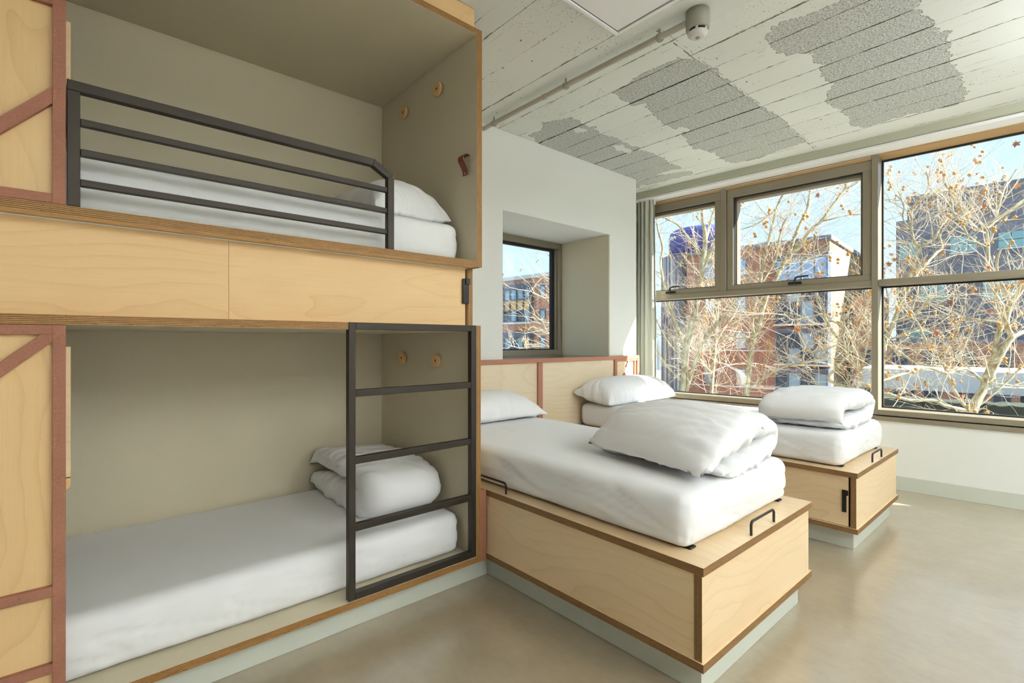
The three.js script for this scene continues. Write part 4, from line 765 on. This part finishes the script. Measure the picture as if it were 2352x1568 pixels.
planeTree('plane tree with two long limbs rising across the middle of the wide window', 7.2, [
  [[1712,985,6.5],[1715,899,6],[1722,836,5.5],[1727,800,5],[1734,772,5],[1741,763,5],[1750,717,5],[1760,685,5],[1769,658,5],[1780,644,5],[1794,617,5],[1809,589,4.5],[1823,550,4],[1841,509,3.5],[1855,480,3.5],[1859,451,2.5],[1862,437,2],[1866,400,1.5]],
  [[1733,770,3.5],[1728,750,3],[1729,726,3],[1735,694,2.5],[1748,639,4],[1755,594,3.5],[1766,550,3],[1775,514,3],[1784,478,2.5],[1794,455,2.2],[1805,433,2],[1818,395,1.5]],
  [[1792,620,5],[1798,607,5],[1819,582,5],[1841,559,4.5],[1859,532,3.5],[1885,509,3.2],[1905,482,3],[1926,453,2.5],[1942,434,2.2],[1966,421,2],[1995,395,1.4]],
  [[1750,650,2.5],[1782,594,2.5],[1787,559,2],[1796,526,2],[1801,510,1.8],[1815,490,1.3]], [[1716,899,2.5],[1755,870,3],[1780,852,3],[1812,838,3],[1838,835,2.4],[1873,826,2],[1905,810,1.4]],
  [[1885,509,2.2],[1910,503,2],[1940,496,1.6],[1985,490,1.1]], [[1942,434,1.8],[1946,410,1.8],[1948,385,1.5]], [[1733,772,1.8],[1700,776,1.6],[1660,774,1.3],[1620,770,1]], [[1784,478,1.8],[1760,500,1.6],[1725,520,1.4],[1698,528,1]], [[1798,607,2],[1830,605,1.8],[1870,590,1.5],[1905,585,1]],
], { twigs: 260, balls: 80, leaves: 17, maxR: 0.035 });
planeTree('plane tree seen only as bent limbs at the right end of the wide window', 6.6, [
  [[1984,985,4],[1982,886,3],[1975,854,3],[1964,811,3],[1937,788,3],[1918,769,3],[1903,744,2.5],[1891,720,2.5],[1878,694,2],[1874,660,1.5]],
  [[1981,900,4],[1930,900,4],[1884,893,4]].reverse().concat([[1903,869,3.5],[1926,840,2.5],[1948,810,2],[1962,780,1.4]]).slice(2), [[1964,811,2.2],[1985,780,2.2],[1999,761,2],[1966,761,2.2],[1939,754,2],[1917,740,1.8],[1890,735,1.2]], [[1891,720,1.8],[1850,730,1.8],[1820,735,1.6],[1800,720,1.2]], [[1937,788,2],[1900,800,1.8],[1870,810,1.6],[1845,800,1.2]], [[1975,854,2],[1990,800,1.8],[1996,740,1.6],[1990,690,1.3],[1996,650,1]], [[1884,893,2],[1860,860,1.8],[1845,825,1.4],[1850,790,1]],
], { twigs: 150, balls: 50, leaves: 16 });
planeTree('big plane tree forking from the bottom right of the right window', 6.1, [
  [[2222,1000,11],[2234,943,10],[2247,914,9],[2260,892,7.4],[2262,876,6.6],[2272,850,6.4],[2283,821,6.2],[2291,777,5.8],[2302,741,5.5],[2310,720,5],[2308,713,4.2],[2293,688,3.6],[2281,661,3.6],[2270,625,4],[2269,560,3.5],[2265,530,2.5],[2254,515,2]],
  [[2266,880,6],[2275,867,6.4],[2285,840,7],[2300,812,7],[2314,787,7],[2323,775,6.4],[2315,754,5],[2312,733,5],[2321,699,5],[2336,680,5],[2350,659,5],[2368,630,4]], [[2323,775,4.5],[2348,764,4.2],[2378,745,4],[2410,720,3]],
  [[2265,535,2.6],[2254,530,2.6],[2228,510,2.5],[2211,489,2.4],[2198,452,2.2],[2185,440,2],[2172,426,1.8],[2165,400,1.2]], [[2269,568,2.2],[2241,556,2.2],[2222,539,2.1],[2209,513,2],[2191,491,2],[2186,470,1.8],[2183,452,1.6]],
  [[2266,525,3],[2272,521,3],[2291,504,3],[2319,484,3],[2352,460,3],[2390,440,2.5]], [[2289,506,2.6],[2291,484,2.5],[2300,452,2.5],[2308,430,2.5],[2321,413,2.5],[2335,390,1.8]], [[2319,690,3],[2305,660,3],[2294,640,3],[2290,600,2.4],[2300,570,1.8]],
  [[2262,880,3.4],[2222,850,3],[2176,857,3],[2134,846,3],[2083,857,3.4],[2033,873,3],[1990,885,2]], [[2234,940,4],[2216,932,4],[2192,897,3.5],[2176,859,3],[2165,821,3],[2172,808,2.5],[2195,770,2],[2205,745,1.4]],
  [[2165,821,2.5],[2138,800,2.5],[2123,775,2.4],[2110,745,1.8],[2095,725,1.2]], [[2302,741,2.8],[2235,733,2.4],[2192,728,2.2],[2160,716,1.6],[2135,700,1.1]], [[2234,945,4],[2171,932,4],[2146,920,3.5],[2091,920,3.5],[2041,905,3],[2000,900,2]],
  [[2265,895,2.5],[2300,890,2.3],[2345,892,2],[2390,885,1.6]], [[2230,945,2.5],[2270,915,2.4],[2310,880,2.2],[2335,855,2],[2365,820,1.4]],
], { twigs: 230, balls: 105, leaves: 29, maxR: 0.034, reach: 0.95 });
planeTree('plane tree with leaning limbs beside the mullion in the right window', 6.4, [
  [[2015,985,7],[2022,860,6.5],[2033,783,6],[2041,766,5],[2052,741,5],[2066,707,4.5],[2073,686,4],[2087,663,4],[2088,640,4],[2098,604,3.5],[2115,569,3.5],[2144,550,3],[2154,532,2.5],[2165,510,1.6]],
  [[2113,572,2.6],[2100,554,2.5],[2094,528,2.5],[2094,495,2],[2098,473,2],[2120,456,2],[2133,428,2],[2128,395,1.3]], [[2087,663,4],[2102,636,4],[2122,612,3.5],[2150,582,3],[2163,569,3],[2159,550,2.5],[2157,528,2],[2172,508,2],[2185,495,1.3]],
  [[2030,787,2.8],[2066,810,3],[2113,836,3],[2167,842,3],[2200,850,2]], [[2052,741,2.8],[2077,735,2.6],[2104,724,2.5],[2130,690,2.2],[2167,683,2],[2200,680,1.4]], [[2094,528,2],[2075,505,1.8],[2075,470,1.6],[2060,450,1.2]], [[2041,766,2.4],[2028,740,2.2],[2040,700,1.8],[2035,660,1.3]], [[2120,456,1.6],[2150,440,1.4],[2180,438,1.1]], [[2033,783,2.4],[2075,770,2.2],[2120,760,1.8],[2165,775,1.2]],
], { twigs: 210, balls: 110, leaves: 27, maxR: 0.034 });
planeTree('bare plane tree whose thin branches reach into the small niche window', 9.0, [
  [[1330,985,7],[1325,860,6.5],[1318,780,5.5],[1308,720,4.5],[1300,660,3.5],[1296,600,2.5],[1290,560,1.6]], [[1318,780,2.5],[1285,772,2.2],[1250,765,2],[1222,752,1.8],[1208,764,1.4],[1198,785,1]], [[1312,740,2],[1280,745,2],[1245,738,1.6],[1225,722,1.1]], [[1308,700,2],[1275,690,1.8],[1245,682,1.5],[1225,672,1]], [[1300,660,1.8],[1270,645,1.6],[1245,640,1.2],[1228,655,0.9]], [[1325,830,2.2],[1280,800,2],[1240,796,1.8],[1195,800,1.5],[1160,790,1]], [[1298,620,1.6],[1275,600,1.4],[1255,580,1]],
], { twigs: 130, balls: 26, leaves: 13 });
renderer.render(scene, camera);
